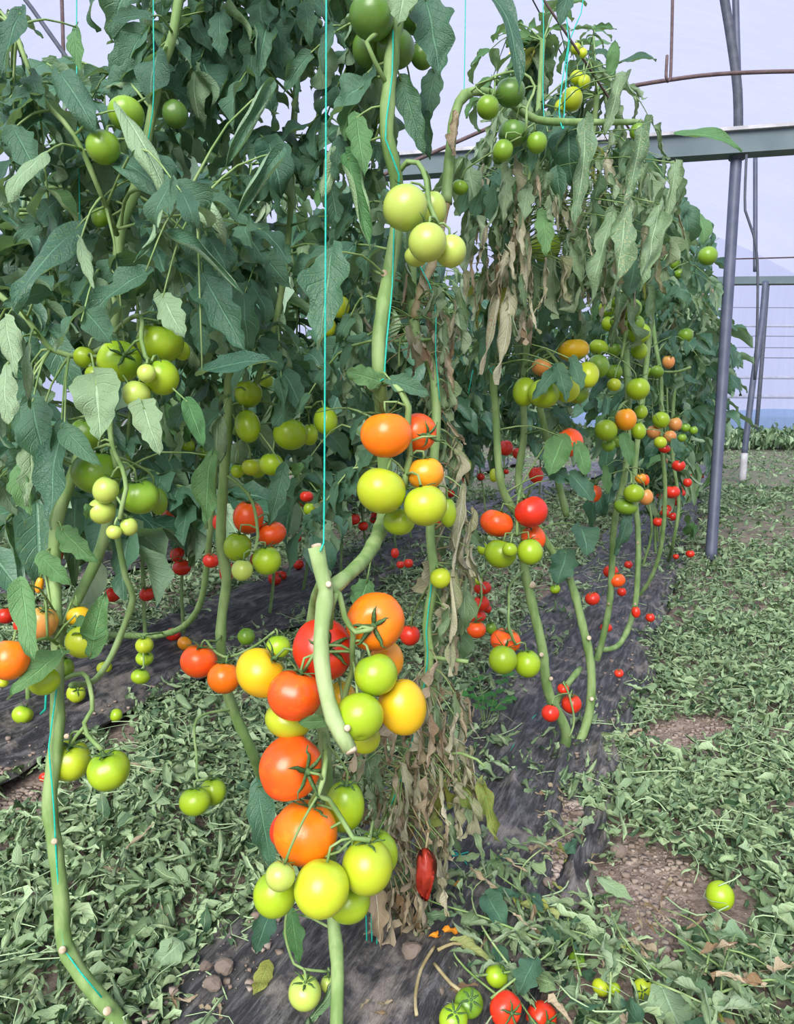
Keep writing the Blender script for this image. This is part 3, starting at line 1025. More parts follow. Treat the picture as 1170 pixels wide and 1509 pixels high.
def tomato(c, rx, rz, key, axis, label, group=None, low=False, shape=None, calyx=True, stalk_to=None):
    me = R.choice(TML[key]) if low else (TM[key][shape] if shape is not None else R.choice(TM[key][:3]))
    q = UP.rotation_difference(axis.normalized()).to_matrix().to_4x4()
    mw = Matrix.Translation(c) @ q @ Matrix.Rotation(R.uniform(0, 6.28), 4, 'Z') @ Matrix.Diagonal((rx, rx, rz, 1))
    o = obj('tomato', me, None, mw, label, 'tomato', group)
    NTOM[0] += 1
    if calyx:
        obj('calyx', R.choice(CAL), o, mw)
    if stalk_to is not None:
        top = c + axis.normalized() * rz * 0.86
        d = (stalk_to - top).length
        if 0.004 < d < 0.25:
            r = 0.0019 if not low else 0.0016
            mid = top + axis.normalized() * min(0.02, d * 0.5)
            v, f, _ = tube(spline([(top, r * 1.1), (mid, r), ((mid + stalk_to) / 2 + UP * 0.004, r), (stalk_to, r * 1.1)], 0.012), 6)
            obj('stalk', mesh('stalk', v, f, M['stem']), o)
    return o


def cluster(plant, phrase, fruits, truss=None, tw=5, attach=True, group=None, low=False, calyx=True):
    """fruits: (px, py, w, h, colour, z[, opts]); they keep their pixel place and are pushed apart in depth"""
    tp = None
    if truss:
        path = stem_path(truss, tw, 0.015)
        if attach and plant and plant.pts:
            nb = plant.near(path[0][0])
            if (nb - path[0][0]).length > 0.006:
                path = spline([(nb, path[0][1] * 1.2), ((nb + path[0][0]) / 2, path[0][1])], 0.02)[:-1] + path
        v, f, uv = tube(path, 7)
        obj('truss', mesh('truss', v, f, M['stem'], uv), plant.o)
        tp = [p for p, r in path]
    items = []
    for fr in fruits:
        x, y, w, h, key, z = fr[:6]
        op = fr[6] if len(fr) > 6 else {}
        items.append([x, y, w, h, key, z, op])
    placed = []
    for it in sorted(items, key=lambda t: t[5]):
        for _ in range(60):
            z = it[5]
            c, r = P(it[0], it[1], z), (it[2] + it[3]) / 4 / F * z
            if all((c - pc).length >= 0.95 * (r + pr) for pc, pr in placed):
                break
            it[5] += 0.004
        placed.append((c, r))
    by = {}
    for it in items:
        by.setdefault(it[4], []).append(it)
    for key, lst in by.items():
        lst.sort(key=lambda t: (t[1], t[0]))
        for i, (x, y, w, h, _k, z, op) in enumerate(lst):
            cn = FRUIT[key][0]
            n = len(lst)
            if 'label' in op:
                lab = op['label']
            elif n == 1:
                lab = 'only %s tomato %s' % (cn, phrase)
            else:
                lab = '%s %s tomato %s' % ('lowest' if i == n - 1 else ORD[i], cn, phrase)
            c = P(x, y, z)
            rx, rz = w * 0.5 / F * z, h * 0.5 / F * z
            if 'ax' in op:
                a = op['ax']
                axis = Vector((a[0], -a[2] * CP + a[1] * SP, a[1] * CP + a[2] * SP))
                rz, rx = (rx + rz) / 2 * 0.95, (rx + rz) / 2
            else:
                to = (min(tp, key=lambda p: (p - c).length_squared) - c) if tp else Vector((0, 0, 1))
                axis = to.normalized() * 0.35 + UP * 0.9 + Vector((0, 0.18, 0)) + rv(0.12)
            sp = None
            if tp:
                top = c + axis.normalized() * rz
                sp = min(tp, key=lambda p: (p - top).length_squared)
            tomato(c, rx, rz, key, axis, lab, op.get('group', group), low, op.get('shape'), op.get('calyx', calyx), sp)
            SEEN.append((c, max(rx, rz), x, y, max(w, h) / 2, z))


# ------------------------------------------------------------------ P1: the central plant in front
P1 = Plant(P(494, 1590, 1.15), 'front tomato plant with big orange and green clusters on the cut stem')
P1.stem([(592, -60, 1.15), (585, 30, 1.15), (575, 110, 1.15), (570, 200, 1.15), (583, 256, 1.17), (585, 330, 1.21), (572, 410, 1.20), (558, 500, 1.18), (560, 570, 1.19), (565, 640, 1.29), (567, 750, 1.29), (546, 810, 1.15), (512, 848, 1.05), (486, 868, 1.015)], 21)
P1.stem([(466, 806, 0.985), (471, 832, 0.985), (480, 868, 0.985), (473, 940, 0.975), (477, 1000, 0.97), (491, 1058, 0.97), (515, 1104, 0.965)], 22, 'stem_pale', 24)
P1.stem([(480, 846, 1.03), (470, 868, 1.08), (462, 900, 1.14), (462, 940, 1.18), (466, 990, 1.20), (474, 1060, 1.2), (480, 1120, 1.2), (484, 1200, 1.2), (490, 1340, 1.2), (497, 1420, 1.17), (496, 1509, 1.15), (494, 1592, 1.15)], 16, we=20)
P1.scar(466, 803, 0.985, 20, Vector((-0.2, 0, 1)))
P1.scar(518, 1108, 0.962, 24, Vector((0.35, -0.5, -0.6)))
P1.scar(484, 861, 0.970, 12)
P1.scar(513, 1073, 0.958, 13, Vector((0.7, -0.6, 0.3)))
P1.scar(566, 403, 1.19, 14)
cluster(P1, 'in the lowest big cluster on the front plant', [
    (450, 1227, 97, 93, 'O', 1.07, {'shape': 0}), (428, 1131, 92, 98, 'RO', 1.08, {'ax': (0.75, 0.05, 0.65), 'shape': 2}),
    (474, 1309, 81, 85, 'YG', 1.05, {'shape': 0, 'calyx': False}), (541, 1277, 77, 82, 'YG', 1.07, {'shape': 0}),
    (556, 1258, 62, 72, 'G', 1.13), (513, 1328, 66, 62, 'G', 1.13, {'calyx': False}), (405, 1318, 62, 68, 'G', 1.10, {'shape': 0, 'calyx': False}),
    (413, 1291, 43, 44, 'PG', 1.03, {'shape': 3}), (508, 1188, 58, 82, 'G', 1.14, {'shape': 1}), (420, 1222, 44, 56, 'R', 1.16, {'calyx': False})],
    [(478, 1085, 1.18), (480, 1120, 1.08), (476, 1150, 1.065), (468, 1172, 1.06), (484, 1178, 1.075), (505, 1210, 1.085), (520, 1235, 1.075), (545, 1238, 1.075)], 8)
P1.stem([(470, 1168, 1.06), (458, 1180, 1.09), (440, 1250, 1.15), (430, 1275, 1.12), (412, 1268, 1.05)], 5, part='truss', keep=False, node=0)
P1.stem([(520, 1235, 1.075), (500, 1255, 1.09), (478, 1262, 1.08)], 4, part='truss', keep=False, node=0)
cluster(P1, 'in the big cluster around the cut stem', [
    (553, 916, 86, 88, 'O', 1.06, {'ax': (-0.05, -0.05, 1.0), 'shape': 1, 'label': 'large orange tomato showing its star calyx, top of the cut stem cluster'}),
    (476, 957, 92, 90, 'R', 1.08, {'ax': (0.25, 0.25, 0.85), 'shape': 1}),
    (434, 1024, 78, 86, 'RO', 1.03, {'ax': (0.25, 0.95, -0.05), 'shape': 2}), (384, 991, 72, 78, 'Y', 1.08, {'ax': (0.7, 0.7, 0.1), 'shape': 2}),
    (554, 994, 64, 64, 'G', 1.02, {'shape': 3, 'calyx': False}), (529, 1056, 69, 78, 'G', 0.995, {'ax': (-0.1, 0.75, -0.62), 'shape': 3, 'calyx': False}),
    (593, 1041, 70, 86, 'Y', 1.05, {'shape': 0, 'calyx': False}), (570, 972, 50, 60, 'OY', 1.15, {'calyx': False}), (424, 1062, 70, 54, 'YG', 1.10, {'calyx': False}),
    (538, 1088, 46, 46, 'YG', 1.08, {'calyx': False}), (503, 1030, 46, 54, 'Y', 1.15, {'calyx': False, 'label': 'yellow tomato half hidden behind the cut stem cluster'})],
    [(486, 864, 1.0), (500, 876, 1.005), (508, 910, 1.01), (520, 930, 1.015), (519, 960, 1.04), (520, 985, 1.07), (512, 1010, 1.09), (500, 1060, 1.12)], 9)
P1.stem([(496, 874, 1.0), (489, 895, 1.01), (487, 925, 1.04)], 8, part='truss', keep=False, node=0)
P1.stem([(512, 920, 1.012), (524, 932, 1.0), (546, 928, 1.01), (549, 925, 1.02)], 7, part='truss', keep=False, node=0)
P1.stem([(479, 945, 1.03), (462, 965, 1.02), (450, 985, 1.03)], 5, part='truss', keep=False, node=0)
cluster(P1, 'in the middle cluster below the knotted string', [
    (569, 641, 78, 70, 'O', 1.14, {'ax': (-0.05, 0.98, -0.05), 'shape': 2}), (615, 638, 56, 62, 'RO', 1.20, {'ax': (0.6, -0.2, 0.7), 'shape': 1}), (562, 723, 74, 70, 'YG', 1.13, {'shape': 1, 'calyx': False}),
    (627, 745, 63, 68, 'YG', 1.13, {'shape': 0, 'ax': (-0.2, 0.85, -0.1)}), (627, 698, 56, 52, 'OY', 1.18, {'shape': 1, 'ax': (-0.1, 0.9, 0.1)}), (588, 768, 48, 44, 'G', 1.2, {'calyx': False}), (660, 755, 26, 46, 'G', 1.3, {'calyx': False, 'label': 'small green tomato behind the edge of the middle cluster'})],
    [(561, 566, 1.19), (575, 562, 1.165), (592, 578, 1.15), (602, 600, 1.15), (600, 630, 1.16), (604, 672, 1.17), (598, 700, 1.17), (597, 720, 1.18)], 10)
cluster(P1, 'in the pale cluster high on the front plant', [
    (597, 306, 66, 69, 'PG', 1.12, {'shape': 1}), (637, 308, 42, 54, 'PG', 1.19), (630, 357, 56, 58, 'PG', 1.10, {'shape': 0}), (664, 370, 46, 49, 'PG', 1.13, {'shape': 0}), (613, 378, 34, 30, 'PG', 1.15, {'calyx': False})],
    [(584, 258, 1.17), (600, 238, 1.16), (616, 240, 1.15), (628, 265, 1.14), (632, 300, 1.14), (645, 330, 1.13)], 8)
cluster(P1, 'in the dark cluster cropped by the top edge', [
    (548, 24, 68, 66, 'DG', 1.13), (545, 72, 54, 56, 'DG', 1.2), (583, 72, 58, 56, 'DG', 1.17), (622, 82, 34, 40, 'DG', 1.22), (620, 22, 66, 56, 'DG', 1.24), (590, 20, 48, 50, 'DG', 1.27, {'calyx': False})],
    [(572, 128, 1.15), (552, 90, 1.12), (540, 62, 1.11), (560, 45, 1.13), (590, -10, 1.16)], 7)
cluster(P1, 'hanging near the ground at the bottom', [(449, 1463, 46, 52, 'PG', 1.2, {'shape': 0, 'ax': (0.1, 0.95, 0.3)}), (483, 1450, 22, 25, 'PG', 1.24)],
        [(425, 1330, 1.2), (420, 1375, 1.2), (433, 1420, 1.2), (447, 1428, 1.2), (484, 1432, 1.22)], 4, attach=False)
# single leaves of the front plant
P1.leaf((560, 562, 1.17), (512, 545, 1.14), 42, roll=-0.2, kind='bright')
P1.leaf((575, 560, 1.16), (632, 578, 1.13), 36, kind='fresh')
P1.leaf((525, 174, 1.14), (537, 252, 1.11), 46, kind='bright', bend=0.3)
P1.leaf((512, 235, 1.16), (546, 362, 1.12), 46, kind='bright', roll=1.5, lobes=0.05, fold=0.5, bend=0.2)
P1.leaf((592, 120, 1.16), (624, 222, 1.15), 44, kind='fresh')
P1.leaf((628, 0, 1.12), (650, 104, 1.1), 80, kind='fresh', lobes=0.28, bend=0.3)
P1.leaf((600, -30, 1.08), (588, 26, 1.06), 62, kind='pale')
P1.leaf((712, -15, 1.2), (806, 66, 1.1), 40, kind='fresh', bend=0.9, lobes=0.08, nrm=Vector((0.3, -0.6, 0.8)), far=0.3)
P1.leaf((840, -20, 1.2), (826, 22, 1.15), 34, kind='fresh', pet=False)
P1.leaf((490, 372, 1.1), (466, 512, 1.06), 84, kind='fresh', lobes=0.3, bend=0.2, far=0.4)
P1.leaf((610, 150, 1.3), (632, 225, 1.28), 40, kind='fresh')
P1.leaf((640, 108, 1.3), (625, 180, 1.28), 40)
P1.leaf((480, 1062, 0.99), (440, 1066, 0.97), 24, kind='bright', nrm=Vector((0, -1, 0.2)), lobes=0.03)
P1.leaf((380, 1160, 1.35), (398, 1290, 1.33), 50, far=0.4)
P1.leaf((520, 1240, 1.3), (555, 1300, 1.3), 40)
P1.leaf((540, 860, 1.3), (525, 905, 1.28), 50, kind='bright', bend=0.2)
P1.leaf((395, 1425, 1.4), (388, 1490, 1.36), 34, kind='yellow', far=0.4)
P1.leaf((400, 1340, 1.3), (372, 1410, 1.28), 40, kind='fresh', far=0.4)
P1.leaf((430, 1345, 1.25), (440, 1430, 1.24), 36, kind='bright', far=0.4)
P1.leaf((365, 1380, 1.45), (345, 1430, 1.42), 24, kind='yellow', far=0.5)
P1.fill([(490, 60), (560, 60), (560, 300), (500, 330)], (1.18, 1.34), 7, 'fresh', (0.055, 0.08), (0.12, 0.22), hang=0.8)
P1.fill([(440, 560), (545, 560), (540, 800), (440, 800)], (1.30, 1.45), 6, 'fresh', (0.04, 0.06), (0.1, 0.2), hang=0.7)
P1.fill([(430, 240), (560, 240), (545, 560), (440, 560)], (1.26, 1.5), 8, 'fresh', (0.05, 0.08), (0.14, 0.24), hang=0.8)

# ------------------------------------------------------------------ P2: the left front plant
P2 = Plant(P(205, 1545, 1.2), 'left front tomato plant whose bare stem bends to the bottom edge')
P2.stem([(272, -60, 1.22), (255, 50, 1.22), (236, 110, 1.24), (205, 260, 1.27), (178, 340, 1.28), (172, 420, 1.28), (165, 500, 1.28), (140, 610, 1.32), (100, 720, 1.32), (84, 770, 1.31), (80, 850, 1.3), (85, 960, 1.24), (84, 1020, 1.22), (84, 1080, 1.21), (73, 1180, 1.20), (80, 1240, 1.2), (90, 1320, 1.2), (95, 1390, 1.2), (122, 1440, 1.2), (160, 1485, 1.2), (205, 1545, 1.2)], 13, we=24)
P2.stem([(170, 700, 1.36), (158, 775, 1.36), (140, 830, 1.36), (112, 885, 1.33), (90, 930, 1.28)], 16)
P2.stem([(172, 785, 1.5), (185, 850, 1.5), (196, 880, 1.5), (182, 925, 1.5), (165, 965, 1.48), (140, 1002, 1.42), (105, 1010, 1.28)], 9)
P2.stem([(165, 500, 1.28), (130, 525, 1.24), (75, 515, 1.22), (40, 470, 1.2), (-20, 420, 1.18)], 8)
P2.stem([(20, 40, 1.1), (60, 140, 1.1), (110, 200, 1.1), (150, 290, 1.14), (172, 345, 1.24)], 7)
P2.stem([(178, 340, 1.28), (190, 285, 1.2), (250, 280, 1.14), (290, 300, 1.12)], 5)
P2.stem([(160, 520, 1.28), (163, 640, 1.2), (172, 690, 1.18)], 8, keep=False)
for x, y, z, w in ((80, 1240, 1.18, 12), (92, 1400, 1.18, 14), (158, 1490, 1.17, 16), (98, 1085, 1.2, 10), (76, 1005, 1.2, 12)):
    P2.scar(x, y, z, w)
cluster(P2, 'on the high truss under the top left leaves', [(152, 217, 48, 50, 'MG', 1.1, {'calyx': False}), (186, 168, 52, 46, 'MG', 1.12), (258, 168, 38, 42, 'DG', 1.25), (148, 320, 26, 30, 'MG', 1.3)], [(205, 258, 1.27), (195, 200, 1.24), (180, 150, 1.22)], 4)
cluster(P2, 'in the upper left cluster behind curling sepals', [
    (176, 532, 63, 62, 'G', 1.16, {'ax': (0.55, 0.2, 0.75), 'shape': 1}), (236, 505, 74, 60, 'G', 1.19, {'shape': 4, 'ax': (0.1, 0.9, 0.35)}), (238, 556, 50, 54, 'G', 1.14, {'shape': 0}),
    (216, 550, 27, 28, 'PG', 1.10, {'shape': 3}), (201, 581, 40, 42, 'PG', 1.12, {'shape': 0, 'calyx': False}), (125, 527, 34, 32, 'G', 1.24), (140, 552, 28, 26, 'G', 1.22), (268, 517, 24, 30, 'G', 1.24)],
    [(167, 490, 1.28), (190, 470, 1.2), (208, 468, 1.15), (208, 500, 1.12), (214, 525, 1.12), (222, 535, 1.12)], 7)
cluster(P2, 'in the lower left cluster above the pale tiny fruits', [
    (142, 696, 72, 66, 'MG', 1.2, {'shape': 1}), (126, 642, 48, 54, 'MG', 1.26), (156, 722, 38, 42, 'PG', 1.13, {'shape': 0}), (150, 753, 40, 40, 'PG', 1.15), (206, 732, 56, 54, 'MG', 1.17, {'shape': 2}), (232, 738, 28, 44, 'MG', 1.22), (168, 784, 22, 22, 'PG', 1.12), (190, 776, 25, 28, 'PG', 1.13)],
    [(163, 640, 1.2), (168, 665, 1.17), (180, 690, 1.13), (186, 720, 1.12), (180, 745, 1.12), (176, 765, 1.12)], 7)
P2.stem([(172, 660, 1.18), (158, 655, 1.18), (140, 662, 1.2)], 5, part='truss', keep=False, node=0)
cluster(P2, 'at the left edge where the stem is hung with leaves', [
    (14, 972, 58, 62, 'O', 1.12, {'shape': 1, 'calyx': False}), (62, 918, 44, 52, 'PE', 1.22), (122, 945, 50, 50, 'YG', 1.22), (116, 908, 34, 30, 'Y', 1.26), (65, 1004, 44, 42, 'G', 1.16), (95, 985, 26, 34, 'MG', 1.24), (4, 1006, 16, 14, 'YG', 1.15), (58, 862, 12, 26, 'OY', 1.3, {'calyx': False})],
    [(85, 950, 1.24), (70, 940, 1.2), (50, 945, 1.17), (40, 940, 1.16)], 5)
cluster(P2, 'of the pair hanging low beside the left bare stem', [(102, 1121, 66, 60, 'YG', 1.24, {'shape': 4, 'ax': (0.15, 0.95, 0.2)}), (160, 1135, 64, 61, 'G', 1.2, {'shape': 2, 'ax': (-0.15, 0.9, 0.25)})],
        [(95, 1000, 1.23), (122, 992, 1.22), (132, 1010, 1.2), (136, 1045, 1.19), (124, 1065, 1.19), (128, 1082, 1.19), (150, 1105, 1.18)], 7)
P2.stem([(125, 1070, 1.19), (112, 1085, 1.2), (106, 1095, 1.21)], 5, part='truss', keep=False, node=0)
# curled and large leaves of the left plant, as the photograph shows them
P2.leaf((178, 162, 1.06), (264, 262, 1.0), 44, 'pale', roll=-1.1, bend=1.0, lobes=0.04, fold=0.0, nrm=Vector((0.4, -0.8, 0.6)))
P2.leaf((398, 128, 1.12), (338, 230, 1.08), 40, 'fresh', roll=1.7, bend=0.9, lobes=0.05, fold=0.3, nrm=Vector((0.5, -0.8, 0.4)), far=0.3)
P2.leaf((412, 224, 1.1), (352, 302, 1.06), 40, 'fresh', roll=1.6, bend=0.9, lobes=0.05, fold=0.3, nrm=Vector((0.5, -0.8, 0.5)), far=0.3)
P2.leaf((236, 285, 1.08), (218, 416, 1.04), 32, 'pale', roll=-1.6, bend=-0.6, twist=2.0, lobes=0.05)
P2.leaf((276, 288, 1.1), (312, 304, 1.04), 44, 'pale', roll=-2.4, bend=2.4, twist=0.8, wave=0.2, lobes=0.05)
P2.leaf((252, 346, 1.1), (352, 408, 1.02), 34, 'fresh', roll=1.9, bend=0.4, fold=0.6, lobes=0.04, nrm=Vector((-0.4, -0.5, 0.9)))
P2.leaf((112, 338, 1.14), (-4, 420, 1.02), 72, 'fresh', roll=-0.4, bend=0.5, lobes=0.06, nrm=Vector((-0.2, -0.8, 0.8)))
P2.leaf((172, 232, 1.12), (252, 276, 1.06), 54, 'fresh', roll=-0.6, lobes=0.04, nrm=Vector((0.1, -0.9, 0.5)))
P2.leaf((62, 230, 1.02), (-6, 284, 0.97), 44, 'pale', roll=-0.6, lobes=0.05, nrm=Vector((-0.2, -0.9, 0.6)))
P2.leaf((88, 108, 1.08), (138, 176, 1.04), 56, 'fresh', roll=-0.7, lobes=0.05)
P2.leaf((30, 20, 1.05), (-10, 90, 1.0), 50, 'fresh', lobes=0.2)
P2.leaf((45, 110, 1.08), (60, 150, 1.05), 36, 'fresh')
P2.leaf((10, 150, 1.08), (52, 125, 1.05), 36, 'fresh')
P2.leaf((20, 190, 1.08), (55, 250, 1.04), 56, 'fresh')
P2.leaf((112, 40, 1.15), (108, 92, 1.1), 30, 'bright')
P2.leaf((220, 25, 1.12), (160, 20, 1.1), 34, 'fresh')
P2.leaf((215, 400, 1.12), (122, 452, 1.06), 62, 'fresh', lobes=0.28, bend=0.4, nrm=Vector((0, -0.7, 0.8)))
P2.leaf((298, 402, 1.14), (356, 512, 1.08), 72, 'fresh', lobes=0.3, bend=0.3, far=0.3)
P2.leaf((240, 438, 1.08), (268, 494, 1.05), 52, 'pale', roll=-0.3, bend=0.2)
P2.leaf((142, 566, 1.08), (147, 652, 1.06), 74, 'pale', roll=-0.15, bend=0.1, heart=0.26, lobes=0.12, nlobe=5, tipp=0.5, nrm=Vector((0.05, -1, 0.25)))
P2.leaf((212, 602, 1.1), (234, 670, 1.07), 50, 'pale', roll=-0.25, bend=0.2, tipp=0.52, heart=0.2)
P2.leaf((276, 592, 1.12), (300, 654, 1.1), 32, 'bright', lobes=0.05)
P2.leaf((298, 548, 1.12), (394, 510, 1.06), 46, 'fresh', lobes=0.15, nrm=Vector((0, -0.7, 0.8)))
P2.leaf((90, 632, 1.14), (66, 778, 1.1), 66, 'fresh', lobes=0.22, bend=0.2)
P2.leaf((48, 592, 1.15), (62, 684, 1.12), 66, 'fresh', lobes=0.15)
P2.leaf((95, 632, 1.12), (138, 680, 1.08), 38, 'fresh', lobes=0.06)
P2.leaf((8, 470, 1.06), (18, 545, 1.02), 46, 'pale', roll=-0.6)
P2.leaf((10, 540, 1.06), (0, 625, 1.02), 48, 'pale', roll=-0.5)
P2.leaf((42, 510, 1.08), (28, 590, 1.04), 26, 'pale', roll=-2.0, bend=1.9, twist=1.0)
P2.leaf((70, 430, 1.1), (0, 445, 1.06), 40, 'fresh')
P2.leaf((118, 356, 1.1), (130, 420, 1.06), 30, 'pale', roll=-1.2)
P2.leaf((312, 672, 1.3), (294, 778, 1.28), 46, 'bright', lobes=0.1, far=0.4)
P2.leaf((32, 862, 1.12), (42, 972, 1.06), 46, 'bright', lobes=0.1, bend=0.3)
P2.leaf((92, 962, 1.16), (8, 1018, 1.08), 48, 'bright', lobes=0.2, nrm=Vector((0, -0.8, 0.7)))
P2.leaf((135, 960, 1.2), (150, 875, 1.17), 46, 'bright', lobes=0.1, bend=0.3, nrm=Vector((0, -1, 0.2)))
P2.leaf((105, 925, 1.22), (150, 930, 1.18), 36, 'bright', lobes=0.05, nrm=Vector((0, -0.7, 0.8)))
P2.leaf((92, 782, 1.25), (132, 824, 1.2), 46, 'bright', lobes=0.25)
P2.leaf((60, 820, 1.28), (100, 860, 1.26), 40, 'bright')
P2.leaf((25, 690, 1.16), (38, 760, 1.14), 40, 'bright', lobes=0.2)
P2.leaf((50, 650, 1.16), (30, 740, 1.12), 44, 'wilt')
P2.leaf((140, 765, 1.14), (126, 744, 1.12), 26, 'bright', pet=False)
LEFT = [(-60, -40), (500, -40), (500, 330), (470, 640), (380, 650), (300, 640), (200, 600), (60, 640), (-60, 620)]
P2.fill([(-60, 90), (180, 130), (330, 220), (400, 420), (330, 560), (60, 640), (-60, 600)], (1.16, 1.42), 34, 'fresh', (0.05, 0.085))
P2.fill([(-40, 620), (110, 600), (110, 700), (-40, 760)], (1.2, 1.4), 5, 'fresh', (0.05, 0.07), hang=0.9)

# ------------------------------------------------------------------ P3: the leafy plant behind the left one
P3 = Plant(G(396, 1180), 'leafy tomato plant with the orange and green trio behind the left front plant')
P3.stem([(345, -80, 1.45), (350, 60, 1.45), (352, 200, 1.46), (345, 350, 1.48), (340, 500, 1.5), (335, 640, 1.54), (330, 700, 1.56), (325, 800, 1.6), (334, 850, 1.62), (326, 920, 1.64), (328, 990, 1.65), (345, 1050, 1.67), (372, 1110, 1.72), (396, 1180, 1.9)], 14, we=15)
P3.stem([(440, -80, 1.4), (440, 60, 1.42), (432, 200, 1.45), (425, 350, 1.48), (400, 500, 1.5), (345, 640, 1.54)], 9)
P3.stem([(320, 640, 1.7), (308, 800, 1.8), (290, 900, 1.9), (240, 935, 2.2), (160, 935, 2.6)], 9)
P3.fill([(150, -50), (330, -50), (500, -50), (500, 330), (470, 600), (330, 640), (250, 560), (330, 300)], (1.3, 1.6), 52, 'fresh', (0.055, 0.085))
P3.fill([(100, -60), (480, -60), (480, 120), (200, 200)], (1.25, 1.5), 24, 'fresh', (0.055, 0.085))
P3.fill([(200, 540), (480, 540), (450, 690), (260, 690)], (1.5, 1.7), 10, 'fresh', (0.055, 0.08), hang=0.8)
P3.leaf((440, 580, 1.4), (400, 628, 1.37), 40)
P3.leaf((418, 690, 1.45), (398, 772, 1.42), 34)
cluster(P3, 'in the trio cluster right of the middle left stem', [
    (366, 762, 46, 52, 'RO', 1.62, {'shape': 1}), (400, 786, 44, 36, 'RO', 1.63, {'shape': 1}), (350, 806, 40, 44, 'G', 1.58, {'shape': 0}), (393, 826, 44, 44, 'G', 1.56, {'shape': 0}), (357, 840, 31, 34, 'PG', 1.52), (322, 770, 18, 26, 'R', 1.75), (311, 826, 24, 22, 'R', 1.8), (334, 842, 22, 34, 'R', 1.7)],
    [(333, 700, 1.56), (350, 712, 1.55), (372, 740, 1.55), (380, 790, 1.55), (374, 812, 1.53)], 5)
cluster(P3, 'of the fruit at the knee of the middle left stem', [
    (293, 974, 53, 51, 'RO', 1.58, {'shape': 1}), (330, 999, 48, 48, 'O', 1.54, {'shape': 1}), (410, 953, 36, 36, 'G', 1.5), (363, 938, 26, 26, 'MG', 2.2, {'calyx': False})],
    [(327, 935, 1.64), (318, 945, 1.6), (305, 945, 1.57), (330, 968, 1.57), (370, 955, 1.55), (405, 930, 1.52)], 4)
cluster(P3, 'of the green pair over the left litter', [(287, 1181, 45, 42, 'G', 1.5, {'shape': 0}), (314, 1166, 38, 42, 'G', 1.56, {'shape': 1})], [(340, 1045, 1.66), (290, 1060, 1.6), (290, 1120, 1.55), (292, 1150, 1.5), (312, 1143, 1.54)], 4)
cluster(P3, 'in the shaded group under the big left leaves', [
    (428, 640, 50, 48, 'G', 1.5, {'shape': 1}), (365, 628, 38, 52, 'G', 1.5), (480, 620, 36, 44, 'G', 1.5), (400, 684, 36, 34, 'G', 1.5), (370, 688, 28, 26, 'YG', 1.54), (350, 694, 20, 22, 'G', 1.56), (366, 580, 42, 42, 'G', 1.52), (456, 640, 26, 34, 'G', 1.6), (392, 560, 20, 22, 'G', 1.85), (380, 690, 26, 30, 'G', 1.9, {'calyx': False})],
    [(345, 600, 1.55), (380, 590, 1.54), (420, 600, 1.53), (460, 600, 1.53)], 4)

# ------------------------------------------------------------------ P4: the drying plant just behind the centre
P4 = Plant(G(530, 1452), 'drying tomato plant with brown curled leaves behind the front plant')
P4.stem([(606, 330, 1.5), (607, 420, 1.46), (612, 490, 1.42), (636, 540, 1.4), (643, 600, 1.4), (638, 700, 1.4), (634, 790, 1.4), (640, 850, 1.4), (629, 920, 1.4), (632, 980, 1.4), (610, 1090, 1.42), (580, 1180, 1.44), (562, 1300, 1.44), (563, 1400, 1.42), (545, 1440, 1.4), (530, 1455, 1.4)], 15, we=13)
P4.stem([(657, 300, 1.55), (662, 240, 1.55), (670, 170, 1.55), (685, 140, 1.55), (712, 135, 1.57), (750, 150, 1.6), (790, 176, 1.62), (850, 180, 1.65), (900, 180, 1.68), (945, 180, 1.72)], 17, we=8)
P4.stem([(657, 300, 1.55), (640, 380, 1.52), (618, 430, 1.46), (610, 470, 1.42)], 13, 'stem_dry')
P4.stem([(632, 968, 1.4), (690, 975, 1.36)], 6, keep=False, node=0)
P4.stem([(640, 500, 1.4), (580, 503, 1.38)], 5, keep=False, node=0)
P4.stem([(610, 480, 1.42), (590, 500, 1.38), (588, 540, 1.36)], 3, keep=False, node=0)
P4.stem([(640, 780, 1.4), (670, 760, 1.38), (690, 770, 1.38)], 4, 'stem_dry', keep=False, node=0)
P4.stem([(600, 1120, 1.42), (680, 1110, 1.36), (715, 1130, 1.34)], 4, keep=False, node=0)
cluster(P4, 'of the drying plant', [(649, 852, 32, 31, 'YG', 1.36, {'shape': 0, 'label': 'single small yellow-green tomato against the drying stem'}), (604, 936, 30, 32, 'R', 1.55, {'label': 'red tomato peeping out behind the drying stem'})], [(640, 850, 1.4), (636, 855, 1.37)], 3)
P4.hang([(590, 380), (690, 400), (660, 560), (610, 560)], (1.36, 1.55), 44, ['dry', 'straw', 'straw', 'wilt'], (0.05, 0.10))
P4.hang([(620, 560), (665, 560), (690, 760), (640, 780)], (1.38, 1.5), 44, ['dry', 'straw', 'wilt', 'straw'], (0.05, 0.10))
P4.hang([(640, 740), (700, 720), (700, 800), (690, 900), (650, 980), (640, 900)], (1.36, 1.5), 40, ['dry', 'straw', 'straw', 'wilt'], (0.06, 0.13))
P4.hang([(530, 1090), (640, 960), (700, 1040), (640, 1330), (560, 1330)], (1.33, 1.52), 170, ['dry', 'dry', 'straw', 'wilt', 'straw', 'dry'], (0.05, 0.11))
P4.hang([(640, 1040), (715, 1110), (715, 1200), (640, 1180)], (1.34, 1.45), 22, ['dry', 'straw', 'yellow', 'straw'], (0.06, 0.11))
P4.hang([(540, 1300), (640, 1300), (600, 1360), (550, 1360)], (1.32, 1.42), 14, ['dry', 'dry', 'dry'], (0.06, 0.10))
P4.hang([(480, 1100), (560, 1110), (560, 1230), (500, 1180)], (1.38, 1.5), 16, ['dry', 'dry', 'wilt'], (0.06, 0.11))
P4.hang([(500, 380), (560, 360), (560, 560), (500, 560)], (1.38, 1.52), 28, ['dry', 'wilt', 'straw', 'fresh'], (0.05, 0.10))
